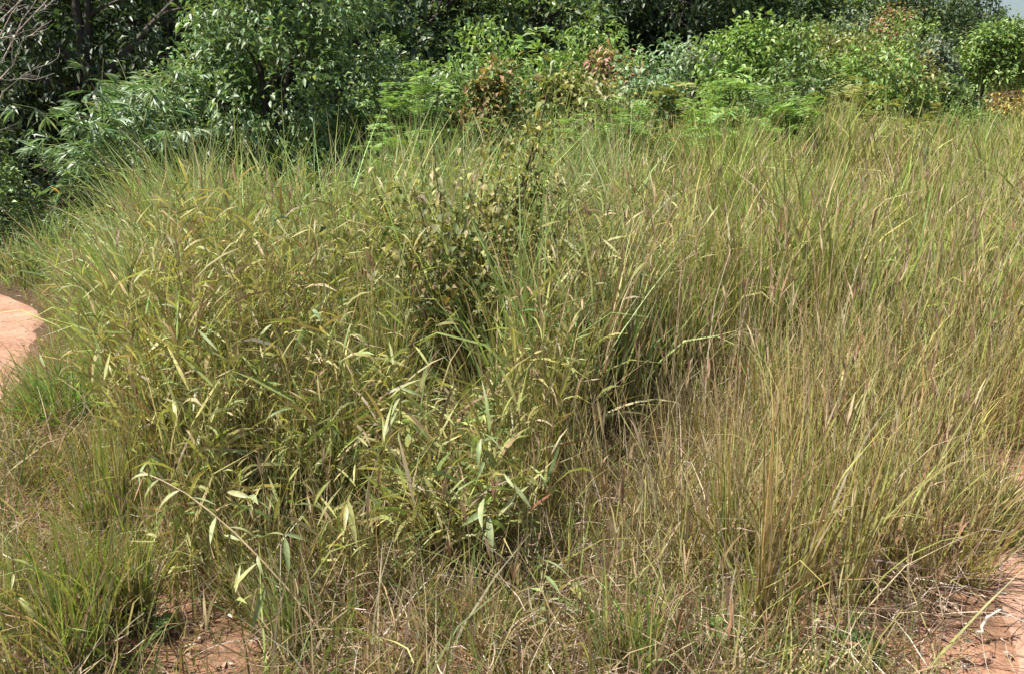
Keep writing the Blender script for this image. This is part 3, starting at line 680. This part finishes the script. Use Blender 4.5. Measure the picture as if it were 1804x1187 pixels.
def tree(name, label, cat, x, y, trunk_h, trunk_r, ells, n_cl, per, kind, L, W, pal, mat=None, seed=1, bark=(.075, .065, .055), group=None, trunks=1, top='crown', z=None):
    r = np.random.default_rng(seed)
    z = Hs(x, y) if z is None else z
    root = link(name, None, None, (x, y, z)); tag(root, label, cat, group)
    A = Acc(); split = cat == 'tree' and group is None; limbs = []
    for q in range(trunks):
        o = np.array([0, 0, 0.]) if trunks == 1 else np.array([r.normal(0, .12), r.normal(0, .12), 0])
        e0 = ells[q % len(ells)]
        topp = np.array([e0[0] * .15, e0[1] * .15, max(trunk_h, .3)])
        p = curve_pts(o + [0, 0, -.1], topp + o, 7, 0, .06, r)
        tube(A, p, np.linspace(trunk_r * 1.2, trunk_r * .7, 7), bark, 7)
        for e in (ells if trunks == 1 else ells[q::trunks]):
            tip = np.array(e[:3]) + np.array([0, 0, e[5] * .35])
            p2 = curve_pts(p[-1], tip, 6, .05, .08, r)
            A0 = A
            if split: A = Acc(); limbs.append(A)
            tube(A, p2, np.linspace(trunk_r * .62, trunk_r * .18, 6), bark, 5)
            for _ in range(4):
                b = p2[r.integers(2, 6)]; dd = nrm(r.normal(0, 1, 3)) * np.array(e[3:]) * .8
                tube(A, curve_pts(b, np.array(e[:3]) + dd, 5, .03, .1, r), np.linspace(trunk_r * .25, trunk_r * .06, 5), bark, 4)
            A = A0
    tk = link('trunk' if cat == 'tree' else 'stem', A.mesh(name + '_trunk', M_BARK, smooth=True), root)
    for lm in limbs: link('branch', lm.mesh('branch', M_BARK, smooth=True), tk)
    B = Acc(); crown_leaves(B, ells, n_cl, per, kind, L, W, pal, r)
    link(top, B.mesh(name + '_leaves', mat or M_LEAF), root)
    return root

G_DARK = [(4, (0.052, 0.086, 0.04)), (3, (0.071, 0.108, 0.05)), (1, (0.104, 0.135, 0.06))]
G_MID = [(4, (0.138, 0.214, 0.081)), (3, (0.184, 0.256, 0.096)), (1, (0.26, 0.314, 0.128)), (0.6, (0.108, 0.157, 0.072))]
G_LITE = [(4, (0.182, 0.28, 0.077)), (3, (0.23, 0.333, 0.097)), (1, (0.302, 0.372, 0.125)), (1, (0.133, 0.226, 0.069))]
G_BLUE = [(4, (0.162, 0.255, 0.121)), (3, (0.224, 0.316, 0.161)), (1, (0.323, 0.39, 0.229)), (1, (0.121, 0.196, 0.095))]
G_GREY = [(3, (0.192, 0.24, 0.156)), (2, (0.264, 0.3, 0.228)), (1, (0.132, 0.18, 0.096))]
G_OLIVE = [(3, (0.197, 0.227, 0.076)), (2, (0.246, 0.252, 0.088)), (1, (0.32, 0.29, 0.113))]
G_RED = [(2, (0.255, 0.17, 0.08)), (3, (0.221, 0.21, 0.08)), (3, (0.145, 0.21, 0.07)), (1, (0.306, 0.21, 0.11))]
G_PINK = [(2, (.42, .24, .19)), (1, (.48, .30, .22)), (3, (.17, .21, .07)), (1, (.32, .26, .09))]

def lobes(r, n, w, h, base, dep=None):
    """a lumpy crown: n ellipsoids inside width w, from base to base+h"""
    dep = dep or w
    o = []
    n = int(n * 1.7)
    for k in range(n):
        a = k * 2.4 + r.normal(0, .4); q = math.sqrt((k + .4) / n) * .82
        s = r.uniform(.17, .29)
        zz = base + h * (.84 - .5 * q * q - .28 * r.random())
        o.append((w / 2 * q * math.cos(a), dep / 2 * q * math.sin(a), zz, w * s, dep * s, min(h * .5, w * s * r.uniform(.7, 1.0))))
        if k % 2: o.append((w / 2 * q * math.cos(a), dep / 2 * q * math.sin(a), base + h * .3, w * s * .9, dep * s * .9, h * .28))
    return o

def undergrowth():
    A = Acc(); r = np.random.default_rng(77); n = 30000
    y = 8.3 + 40 * r.random(n) ** 1.6; x = r.uniform(-1, 1, n) * (.72 * y + 1)
    dp, sp = path_d(x, y)
    k = (dp > .15) & ((y > 13) | ((x < -4.2) & (y > 8.3)) | ((x < -1) & (y > 10.4))) & ((x / y < .42) | (y > 24)); x, y = x[k], y[k]; n = len(x)
    p = np.stack([x, y, H(x, y) + r.random(n) ** 1.5 * (.18 + .012 * y)], -1)
    leaves(A, p, nrm(r.normal(0, 1, (n, 3)) * [1, 1, .5]), (.07 + .006 * y) * r.uniform(.6, 1.3, n), (.035 + .003 * y) * r.uniform(.6, 1.3, n), pick(G_DARK + G_MID, n))
    tag(link('undergrowth', A.mesh('undergrowth', M_LEAFM)), 'low leafy undergrowth covering the forest floor behind the grass', 'undergrowth', kind='stuff')
undergrowth()
# left side trees
def place(px, py, Y): p = at(px, py, Y); return p.x, Y
rs = np.random.default_rng(21)
x, y = place(490, 240, 11.0)
tree('leafy_tree', 'big round leafy tree behind the grass, left of centre', 'tree', x, y, 1.0, .09, [(-.9, .1, 1.5, .85, .8, .9), (.1, -.2, 1.9, 1.0, .9, .95), (.9, .1, 1.6, .8, .8, .85), (-.2, .3, 2.9, 1.0, .9, .8), (.6, .3, 3.1, .8, .8, .7), (-.6, -.3, .8, .7, .6, .6), (.6, -.4, .8, .75, .6, .6)], 1350, 14, 'ovate', .115, .05, [(a, (b[0] * .92, b[1] * .95, b[2] * 1.1)) for a, b in G_MID], seed=2)
x, y = place(200, 240, 14.0)
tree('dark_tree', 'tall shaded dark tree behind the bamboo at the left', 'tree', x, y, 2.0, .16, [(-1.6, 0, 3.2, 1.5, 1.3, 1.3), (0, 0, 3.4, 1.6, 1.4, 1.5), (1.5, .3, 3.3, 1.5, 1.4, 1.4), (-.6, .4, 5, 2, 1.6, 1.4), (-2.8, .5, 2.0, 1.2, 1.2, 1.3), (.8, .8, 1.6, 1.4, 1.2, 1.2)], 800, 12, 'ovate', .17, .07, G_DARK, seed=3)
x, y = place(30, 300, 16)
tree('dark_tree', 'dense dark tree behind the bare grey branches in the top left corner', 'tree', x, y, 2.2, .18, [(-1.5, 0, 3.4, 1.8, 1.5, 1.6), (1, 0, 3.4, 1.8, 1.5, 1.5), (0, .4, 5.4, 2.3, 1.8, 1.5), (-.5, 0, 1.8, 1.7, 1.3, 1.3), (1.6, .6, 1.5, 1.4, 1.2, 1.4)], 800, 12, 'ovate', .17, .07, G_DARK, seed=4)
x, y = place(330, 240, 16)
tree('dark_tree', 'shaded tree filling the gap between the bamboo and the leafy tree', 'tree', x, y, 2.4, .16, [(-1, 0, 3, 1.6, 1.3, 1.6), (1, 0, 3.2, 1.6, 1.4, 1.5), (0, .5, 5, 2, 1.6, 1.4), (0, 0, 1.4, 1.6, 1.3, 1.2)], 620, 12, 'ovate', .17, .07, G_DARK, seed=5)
x, y = place(-40, 330, 8.6)
tree('edge_shrub', 'glossy green shrub cut by the left edge of the picture beside the path', 'shrub', x, y, .3, .03, [(0, 0, .6, .55, .5, .5), (-.2, .1, 1.1, .5, .5, .42), (.12, -.1, .3, .42, .4, .35)], 330, 12, 'ovate', .075, .035, G_MID, seed=6, top='foliage')
x, y = place(95, 430, 9.4)
tree('path_shrub', 'low dark leafy plant at the shaded end of the dirt path', 'shrub', x, y, .1, .02, [(0, 0, .22, .5, .4, .28), (.45, .2, .3, .4, .4, .3)], 140, 10, 'ovate', .08, .04, G_MID, seed=7, top='foliage')
x, y = place(-150, 420, 11.5)
tree('dark_tree', 'shaded undergrowth tree closing the end of the path at far left', 'tree', x, y, .8, .1, [(0, 0, 1.2, 1.4, 1.2, 1.1), (.9, .3, .8, 1.0, 1, .8), (0, .3, 2.6, 1.6, 1.3, 1.2)], 420, 11, 'ovate', .13, .06, G_DARK, seed=8)

def bamboo(label, x, y, hgt, n, reach, seed, pal=G_BLUE, az0=None, per=9):
    r = np.random.default_rng(seed); z = Hs(x, y)
    root = link('bamboo_clump', None, None, (x, y, z)); tag(root, label, 'bamboo', 'bamboo clumps at the left')
    mesh_lib = []
    for k in range(3):
        A = Acc(); m = 8
        az = r.normal(0, .75, m); blades(A, np.zeros((m, 3)) + r.normal(0, .01, (m, 3)), r.uniform(.16, .3, m), r.uniform(.02, .032, m), az, r.uniform(1.3, 2.2, m), r.uniform(.3, .9, m), pick(pal, m, .1), seg=3, prof='leaf', roll=r.normal(0, .4, m))
        mesh_lib.append(A.mesh('leaf_spray', M_LEAF))
    for k in range(n):
        a = r.uniform(0, 6.283) if az0 is None else r.normal(az0, .9)
        l = hgt * r.uniform(.7, 1.05); rc = reach * r.uniform(.3, 1.1)
        t = np.linspace(0, 1, 11)
        p = np.stack([np.cos(a) * rc * t ** 2.2, np.sin(a) * rc * t ** 2.2, l * (t - .28 * (rc / reach) * t ** 4)], -1) + np.array([r.normal(0, .12), r.normal(0, .12), -.03])
        A = Acc(); tube(A, p, np.linspace(.013, .004, 11), (.2, .22, .1), 6)
        link('culm', A.mesh('culm', M_BARK, smooth=True), root)
        for q in range(per):
            f = r.uniform(.35, 1.0) * 10; i0 = min(int(f), 9); pos = p[i0] + (p[i0 + 1] - p[i0]) * (f - i0)
            yaw = r.uniform(0, 6.283)
            pos = pos + np.array([math.cos(yaw), math.sin(yaw), -.1]) * r.uniform(0, .35)
            o = link('leaf_spray', mesh_lib[r.integers(3)], root, Vector(pos)); o.rotation_euler = (0, r.normal(0, .25), yaw); s = r.uniform(.75, 1.2); o.scale = (s, s, s)
x, y = place(215, 300, 9.6)
bamboo('blue green drooping bamboo clump at the left behind the crest', x, y, 2.5, 18, 1.05, 31, per=16)
x, y = place(195, 330, 9.9)
bamboo('low bamboo clump spreading over the end of the path', x, y, 1.8, 14, 1.0, 32, per=15)
x, y = place(300, 250, 10.4)
bamboo('tall thin bamboo culms rising beside the round leafy tree', x, y, 2.8, 8, .6, 33, per=10)
x, y = place(665, 240, 13.0)
bamboo('pale drooping bamboo tip at the top, right of the round leafy tree', x, y, 2.9, 3, .3, 34, [(1, (.28, .36, .24)), (1, (.22, .31, .18))], per=6)
x, y = place(240, 100, 12.2)
bamboo('shaded bamboo with white lit tips in front of the dark tree', x, y, 3.2, 7, .8, 35, per=10)

# bare grey branches in the top left corner
def bare_tree():
    x, y = place(-120, 100, 9.0); z = Hs(x, y)
    root = link('bare_tree', None, None, (x, y, z)); tag(root, 'bare grey branches reaching in from the top left corner', 'tree')
    r = np.random.default_rng(41); c = (.42, .37, .33)
    A = Acc(); top = (.1, 0, 3.6); p = curve_pts((0, 0, -.1), top, 8, 0, .04, r); tube(A, p, np.linspace(.08, .035, 8), c, 8)
    link('trunk', A.mesh('trunk', M_BARK, smooth=True), root)
    def sub(b, d, l, rad, lev, A):
        e = b + d * l; pp = curve_pts(b, e, 6, -.02 * l, .16, r); tube(A, pp, np.linspace(rad, rad * .4, 6), c, 5)
        if lev:
            for _ in range(4):
                i = r.integers(1, 6); sub(pp[i], nrm(d + r.normal(0, .55, 3)), l * r.uniform(.25, .45), rad * .5, lev - 1, A)
    loc = np.array([x, y, z])
    for px, py in ((40, 70), (45, 130), (20, 25), (60, 25), (40, -60), (80, -30)):
        tip = np.array(at(px, py, 8.9)) - loc
        b = p[min(7, max(2, int((tip[2] + (-.1)) / 3.6 * 7) - 1))]
        A = Acc(); d = tip - b; l = np.linalg.norm(d); sub(b, d / l, l, .012, 2, A)
        link('branch', A.mesh('branch', M_BARK, smooth=True), root)
bare_tree()

# feathery legume shrubs with separate fronds
def frond_mesh(seed, pal, L=.30, n=13):
    r = np.random.default_rng(seed); A = Acc()
    t = np.linspace(0, 1, 8); sp = np.stack([L * t, 0 * t, .08 * t - .16 * t ** 2.2], -1)
    tube(A, sp, np.linspace(.003, .001, 8), (.16, .17, .07), 3)
    ts = np.linspace(.12, 1, n)
    for s in (-1, 1):
        pos = np.stack([L * ts, 0 * ts, .08 * ts - .16 * ts ** 2.2], -1)
        ln = .10 * np.sin(np.pi * (ts * .8 + .15)) + .02
        az = np.full(n, 1.25) * s + r.normal(0, .1, n)
        blades(A, pos, ln, np.full(n, .017), az, r.uniform(1.35, 1.6, n), r.uniform(.2, .6, n), pick(pal, n, .08), seg=2, prof='leaf', roll=r.normal(0, .25, n))
    return A.mesh('frond', M_LEAFM)
P_FEA = [(3, (0.18, 0.3, 0.078)), (2, (0.228, 0.348, 0.096)), (1, (0.3, 0.384, 0.12))]
P_FEO = [(3, (0.228, 0.264, 0.072)), (2, (0.3, 0.3, 0.096)), (1, (0.36, 0.312, 0.12))]
FR = [frond_mesh(50 + k, P_FEA) for k in range(4)]; FRO = [frond_mesh(60 + k, P_FEO) for k in range(3)]
def feathery(label, px, py, Y, wpx, stems, per, lib=FR, seed=1):
    """px, py = the top of the shrub in the picture; wpx = its width there"""
    r = np.random.default_rng(seed); tp = at(px, py, Y); x = tp.x; z = Hs(x, Y); h = tp.z - z; wd = wpx / FPX * Y / 2
    root = link('feathery_shrub', None, None, (x, Y, z)); tag(root, label, 'shrub', 'feathery leaved shrubs')
    for s in range(stems):
        a = s * 6.283 / stems + r.normal(0, .4); q = r.uniform(.25, 1) if s else 0
        tip = np.array([math.cos(a) * wd * q, math.sin(a) * wd * q * .8, h * (1 - .35 * q * q) * r.uniform(.85, 1)])
        p = curve_pts((r.normal(0, .05), r.normal(0, .05), -.05), tip, 8, .05, .05, r)
        A = Acc(); tube(A, p, np.linspace(.016, .005, 8), (.14, .11, .07), 5)
        link('stem', A.mesh('stem', M_BARK, smooth=True), root)
        per_ = int(per * 1.5)
        for k in range(per_):
            f = (1 - .75 * (k / per_)) * 7; i0 = min(int(f), 6); pos = p[i0] + (p[i0 + 1] - p[i0]) * (f - i0)
            o = link('frond', lib[r.integers(len(lib))], root, Vector(pos))
            o.rotation_euler = (r.normal(0, .2), r.normal(.0, .25) - .1, r.uniform(0, 6.283)); sc = r.uniform(.8, 1.3); o.scale = (sc, sc, sc)
feathery('feathery green shrub right of the round leafy tree', 745, 100, 10.5, 210, 9, 14, seed=71)
feathery('low feathery shrub at the foot of the big feathery green one', 690, 190, 9.2, 130, 6, 11, seed=72)
feathery('feathery shrub left of the earth gap behind the dark stemmed shrub', 985, 190, 10.2, 90, 6, 10, seed=73)
feathery('feathery shrub spreading just right of the earth gap', 1110, 160, 10.8, 150, 8, 12, seed=74)
feathery('tallest feathery shrub of the right group, below the twin light trees', 1290, 112, 12.0, 170, 9, 14, seed=75)
feathery('flat topped feathery shrub in the middle of the right group', 1390, 150, 11.4, 180, 9, 13, seed=76)
feathery('low wide feathery shrub at the front of the right group', 1265, 180, 10.6, 170, 8, 12, seed=77)
feathery('olive feathery shrub over the dark gap on the right', 1500, 135, 13.2, 170, 9, 13, FRO, seed=78)
feathery('olive feathery shrub in front of the dark gap on the right', 1560, 190, 12.2, 110, 6, 10, FRO, seed=79)
feathery('small feathery shrub just left of the small right tree', 1640, 195, 14.0, 120, 7, 11, FRO, seed=80)
feathery('yellow feathery shrub behind the earth gap', 1180, 128, 13.0, 120, 7, 11, FRO, seed=81)

# mixed shrubs in rows behind, each where the picture shows its top
def shrub(label, px, py, Y, wpx, pal, seed, kind='ovate', L=.135, W=.062, n=300, per=12, nl=5, mat=None, group='shrubs on the slope', name='leafy_shrub', th=.3):
    r = np.random.default_rng(seed); tp = at(px, py, Y); x = tp.x; z = Hs(x, Y); h = max(tp.z - z, .5) * 1.2; wd = wpx / FPX * Y * 1.28
    return tree(name, label, 'shrub', x, Y, h * th, .028, lobes(r, nl, wd, h * .95, .02 * h, wd * .8), n, per, kind, L, W, pal, mat, seed, group=group, trunks=3, top='foliage')
shrub('dark green shrub under the right side of the round leafy tree', 630, 130, 12.5, 170, G_MID, 101)
shrub('glossy shrub between the round leafy tree and the feathery green shrub', 710, 60, 14.5, 150, G_MID, 102, L=.13)
shrub('rust and olive shrub behind the middle of the crest', 865, 118, 11.5, 80, G_RED, 103, mat=M_LEAFM)
shrub('light green shrub above the rust coloured one', 850, 60, 15.5, 150, G_LITE, 104)
shrub('bright shrub with large drooping leaves at top centre', 945, 70, 15.0, 130, G_LITE, 105, 'fan', .22, .05, 150, 9)
shrub('small dark shrub under the bright drooping one', 930, 130, 12.6, 90, G_MID, 106)
shrub('yellow green shrub left of the earth gap', 990, 120, 12.8, 90, G_OLIVE, 107)
shrub('round green shrub at top centre below the dark forest', 1040, 45, 17.5, 140, G_LITE, 108, n=260)
shrub('pinkish red topped shrub right of top centre', 1085, 85, 14.5, 90, G_PINK, 109, mat=M_LEAFM)
shrub('grey green shrub below the pinkish red one', 1130, 110, 13.4, 110, G_BLUE, 110)
shrub('grey green broad shrub at the foot of the dark forest', 1180, 75, 16.5, 150, G_BLUE, 111)
shrub('silvery shrub left of the twin light trees', 1240, 72, 16.0, 90, G_GREY, 112)
shrub('left one of the twin light green trees', 1315, 28, 15.0, 110, G_LITE, 113, n=320, th=.4)
shrub('right one of the twin light green trees', 1395, 32, 15.2, 130, G_LITE, 114, n=340, th=.4)
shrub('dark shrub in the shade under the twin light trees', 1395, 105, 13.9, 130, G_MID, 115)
shrub('olive shrub on the slope right of the twin trees', 1480, 60, 18.0, 140, G_OLIVE, 116)
shrub('dark leafed shrub high on the slope above the olive one', 1450, 20, 23.0, 150, G_MID, 117)
shrub('pink flowered shrub high on the right slope', 1565, 22, 23.0, 90, G_PINK, 118, mat=M_LEAFM)
shrub('light green shrub under the pink flowered one', 1560, 60, 19.5, 140, G_LITE, 119)
shrub('pale grey shrub with white leaves on the right slope', 1505, 28, 24.0, 80, G_GREY, 120)
shrub('grey leafed upright shrub left of the small right tree', 1650, 50, 18.5, 75, G_GREY, 121, nl=6)
shrub('green shrub in the middle of the right slope', 1540, 100, 15.8, 150, G_LITE, 122)
shrub('olive shrub at the right slope between the grey one and the gap', 1610, 105, 16.5, 110, G_OLIVE, 123)
shrub('low dark shrub beside the foot of the small right tree', 1680, 150, 17.0, 70, G_MID, 124)
shrub('green shrub at the right picture edge behind the earth bank', 1800, 75, 24.0, 110, G_LITE, 125)
shrub('dry yellow weed at the right edge under the earth bank', 1778, 172, 19.0, 46, [(2, (.45, .33, .10)), (1, (.30, .27, .1))], 126, n=70, mat=M_DRY)
shrub('small dark leafed weed standing in the grass on the right', 1632, 240, 9.6, 40, G_DARK, 127, L=.06, W=.03, n=70, nl=3)
shrub('broad green shrub behind the feathery green shrub', 790, 95, 13.5, 130, G_MID, 128)
shrub('olive shrub below the grey green one at centre right', 1060, 130, 12.4, 100, G_OLIVE, 129)
shrub('yellow green shrub low on the far right slope', 1690, 205, 15.5, 120, G_LITE, 130, L=.07, W=.03)

# small tree at the right
x, y = place(1735, 205, 19.5)
tree('small_tree', 'small light green tree with two thin trunks at the right', 'tree', x, y, 1.0, .055, [(-.4, 0, 1.55, .38, .4, .3), (.3, 0, 1.75, .4, .4, .32), (0, .1, 2.15, .42, .4, .26), (.65, 0, 1.45, .34, .4, .28), (-.1, -.2, 1.2, .42, .4, .25), (-.7, 0, 1.25, .3, .3, .22), (.45, .1, 2.3, .3, .3, .2), (-.35, 0, 2.0, .32, .3, .22), (.75, 0, 1.95, .3, .3, .22)], 330, 14, 'ovate', .15, .06, G_LITE, seed=140, trunks=2, bark=(.12, .10, .085)).scale = (.95, .95, .84)

# forest on the hill: individual trees
def copy_tree(src, label, x, y, z, rot, sc):
    c = src.copy(); COL.objects.link(c); c.location = (x, y, z); c.rotation_euler = (0, 0, rot); c.scale = sc; c['label'] = label
    for ch in src.children:
        d = ch.copy(); COL.objects.link(d); d.parent = c
    return c
proto = []
FT = 'forest trees on the hill'
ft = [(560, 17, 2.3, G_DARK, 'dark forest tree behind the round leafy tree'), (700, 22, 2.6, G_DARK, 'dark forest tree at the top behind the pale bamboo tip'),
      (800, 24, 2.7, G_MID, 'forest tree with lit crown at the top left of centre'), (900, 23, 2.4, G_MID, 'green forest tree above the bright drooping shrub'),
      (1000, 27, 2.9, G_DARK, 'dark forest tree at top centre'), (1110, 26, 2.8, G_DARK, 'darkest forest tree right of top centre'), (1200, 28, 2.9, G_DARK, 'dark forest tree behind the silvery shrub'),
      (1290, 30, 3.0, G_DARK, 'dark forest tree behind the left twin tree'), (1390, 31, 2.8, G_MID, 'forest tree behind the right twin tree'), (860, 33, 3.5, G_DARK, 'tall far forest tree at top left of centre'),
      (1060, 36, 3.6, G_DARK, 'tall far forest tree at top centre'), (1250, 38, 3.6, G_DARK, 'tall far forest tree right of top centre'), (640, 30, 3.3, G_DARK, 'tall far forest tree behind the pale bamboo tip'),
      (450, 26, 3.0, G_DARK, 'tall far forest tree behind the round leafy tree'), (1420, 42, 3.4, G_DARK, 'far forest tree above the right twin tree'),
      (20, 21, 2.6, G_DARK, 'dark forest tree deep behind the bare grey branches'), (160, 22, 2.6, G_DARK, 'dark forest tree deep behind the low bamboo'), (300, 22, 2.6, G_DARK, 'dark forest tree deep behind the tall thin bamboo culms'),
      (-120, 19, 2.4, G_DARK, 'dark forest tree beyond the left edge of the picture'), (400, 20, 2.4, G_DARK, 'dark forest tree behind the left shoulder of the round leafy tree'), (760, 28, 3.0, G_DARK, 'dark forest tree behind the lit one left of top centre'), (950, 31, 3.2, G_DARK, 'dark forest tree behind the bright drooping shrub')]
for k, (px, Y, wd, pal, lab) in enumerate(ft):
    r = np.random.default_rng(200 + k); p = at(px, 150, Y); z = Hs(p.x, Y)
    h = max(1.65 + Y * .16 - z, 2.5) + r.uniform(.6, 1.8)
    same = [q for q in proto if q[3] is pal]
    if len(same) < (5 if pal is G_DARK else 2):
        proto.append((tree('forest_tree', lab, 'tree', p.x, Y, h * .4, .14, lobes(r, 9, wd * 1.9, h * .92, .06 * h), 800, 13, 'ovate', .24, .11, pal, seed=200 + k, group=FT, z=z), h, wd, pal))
    else:
        q = same[k % len(same)]; copy_tree(q[0], lab, p.x, Y, z, r.uniform(0, 6.28), (wd / q[2], wd / q[2], h / q[1]))

# far hill at the top right: round crowned trees against the sky
HT = 'round trees on the far hill'
hl = [(1500, 45, -50, 'dark far hill tree behind the pink flowered shrub'), (1560, 47, -60, 'far hill tree right of the pink flowered shrub, half in shade'), (1620, 46, -55, 'round far hill tree above the grey upright shrub'),
      (1672, 48, -50, 'round far hill tree left of the small right tree top'), (1715, 50, -20, 'round far hill tree above the small right tree'), (1752, 52, 6, 'round far hill tree at the slope edge next to the sky'), (1650, 40, 48, 'lower far hill tree in front of the round ones'),
      (1775, 54, 46, 'last low far hill tree under the strip of sky'), (1800, 50, 78, 'lowest far hill tree at the right picture edge')]
for k, (px, Y, py, lab) in enumerate(hl):
    r = np.random.default_rng(300 + k); tp = at(px, py, Y); z = Hs(tp.x, Y); h = tp.z - z
    if k < 4: hp = (hp if k else []) + [(tree('hill_tree', lab, 'tree', tp.x, Y, h * .4, .16, lobes(r, 8, 4.6, h, .02), 560, 13, 'ovate', .26, .13, G_DARK + [(1, (.13, .15, .05))], M_LEAFM, seed=300 + k, group=HT, z=z), h)]
    else: copy_tree(hp[k % 4][0], lab, tp.x, Y, z, r.uniform(0, 6.28), (1, 1, h / hp[k % 4][1]))

# earth bank at the far right
def bank():
    x, y = place(1815, 168, 22.0); z = Hs(x, y); r = np.random.default_rng(9)
    n, m = 26, 9; A = Acc(); t = np.linspace(-1, 1, n); q = np.linspace(0, 1, m)
    hh = .38 * (1 - np.abs(t) ** 2.5) * (1 + .25 * (vnoise(t * 3, t * 0, 1.5, 3) - .5))
    V = np.stack([np.broadcast_to((t * 2.2)[:, None], (n, m)), -0.7 + 1.4 * np.broadcast_to(q[None], (n, m)) + .1 * r.normal(0, 1, (n, m)), hh[:, None] * np.sin(np.pi * q)[None] ** .7 + .03 * r.normal(0, 1, (n, m)) - .05], -1)
    i = (np.arange(n - 1)[:, None] * m + np.arange(m - 1)[None]).ravel()
    A.add(V.reshape(-1, 3), np.stack([i, i + m, i + m + 1, i + 1], -1), np.full((n * m, 3), .3))
    o = link('earth_bank', A.mesh('earth_bank', M_SOIL, smooth=True), None, (x, y, z)); o['kind'] = 'structure'
bank()

# ------------------------------------------------------------------ small things in the foreground
def seedling(label, px, py, n, lib, sc, h=.1, name='broadleaf_seedling'):
    x, y = gp(px, py); z = Hs(x, y); root = link(name, None, None, (x, y, z)); tag(root, label, 'plant', 'broad leaved seedlings')
    A = Acc(); p = curve_pts((0, 0, -.02), (.01, 0, h), 5, 0, .05); tube(A, p, [.004, .004, .003, .003, .002], (.2, .17, .09), 5)
    link('stem', A.mesh('stem', M_LEAFM), root)
    for q in range(n): put_leaf(root, lib, Vector(p[-1]) * rng.uniform(.5, 1), q * 2.3 + rng.normal(0, .3), rng.normal(.05, .25), sc * rng.uniform(.7, 1.1), rng.normal(0, .3))
seedling('seedling with broad dark green leaves at the bottom right of the golden tussock', 1515, 1150, 6, BROAD, .5)
seedling('broad dark leaved seedling left of the foot of the golden tussock', 1265, 1130, 6, BROAD, .45)
seedling('big pale tan leaf at the bottom edge under the golden tussock', 1405, 1170, 3, TAN_BROAD, .55, .06)
seedling('small broad leaved seedling in the bare soil at front left', 290, 1110, 5, BROAD, .38, .06)
seedling('small round leaved plant at the bottom centre', 1000, 1090, 6, OVATE, .9, .16)

def twig(label, pts, rad, nb, col=(.42, .36, .30), name='dead_twig', seed=1):
    """pts: pixels on the soil; the twig lies there, lifted a little"""
    r = np.random.default_rng(seed); g_ = [gp(*p) for p in pts]; x0, y0 = g_[0]; z0 = Hs(x0, y0)
    P = np.array([(gx_ - x0, gy_ - y0, Hs(gx_, gy_) - z0 + .03 + .1 * math.sin(k / max(len(g_) - 1, 1) * 2.6)) for k, (gx_, gy_) in enumerate(g_)])
    tt = np.linspace(0, len(P) - 1, 12); Q = np.stack([np.interp(tt, np.arange(len(P)), P[:, k]) for k in range(3)], -1) + r.normal(0, .006, (12, 3))
    A = Acc(); tube(A, Q, np.linspace(rad, rad * .4, 12), col, 5)
    for _ in range(nb):
        i = r.integers(2, 11); d = nrm(Q[i] - Q[i - 1] + r.normal(0, .03, 3)); l = r.uniform(.08, .22)
        tube(A, curve_pts(Q[i], Q[i] + d * l + [0, 0, r.uniform(-.02, .06)], 6, 0, .1, r), np.linspace(rad * .5, rad * .2, 6), col, 4)
    tag(link(name, A.mesh(name, M_BARK, smooth=True), None, (x0, y0, z0)), label, 'twig', 'dead twigs on the soil')
twig('branching grey dead twig lying at the bottom centre', [(660, 1160), (740, 1090), (840, 1010)], .004, 9, seed=1)
twig('pale dead twig drooping left of the foot of the golden tussock', [(1310, 1050), (1270, 1060), (1215, 1100)], .004, 5, seed=2)
twig('pale straight twig lying near the orange dirt at the right', [(1560, 1100), (1640, 1085), (1760, 1080)], .003, 3, seed=3)
twig('white dry stick at the edge of the orange dirt', [(1718, 1128), (1745, 1122), (1775, 1118)], .006, 0, (.44, .39, .34), seed=4)
twig('grey dead twig crossing the bare soil at front left', [(215, 1055), (265, 1040), (330, 1000)], .003, 4, seed=5)
twig('long pale dead stalk lying in the bare opening', [(960, 1030), (1030, 1000), (1150, 990)], .003, 3, seed=6)

bpy.context.view_layer.update()
print('tris', sum(len(m.polygons) * 2 for m in bpy.data.meshes), 'objects', len(bpy.data.objects))
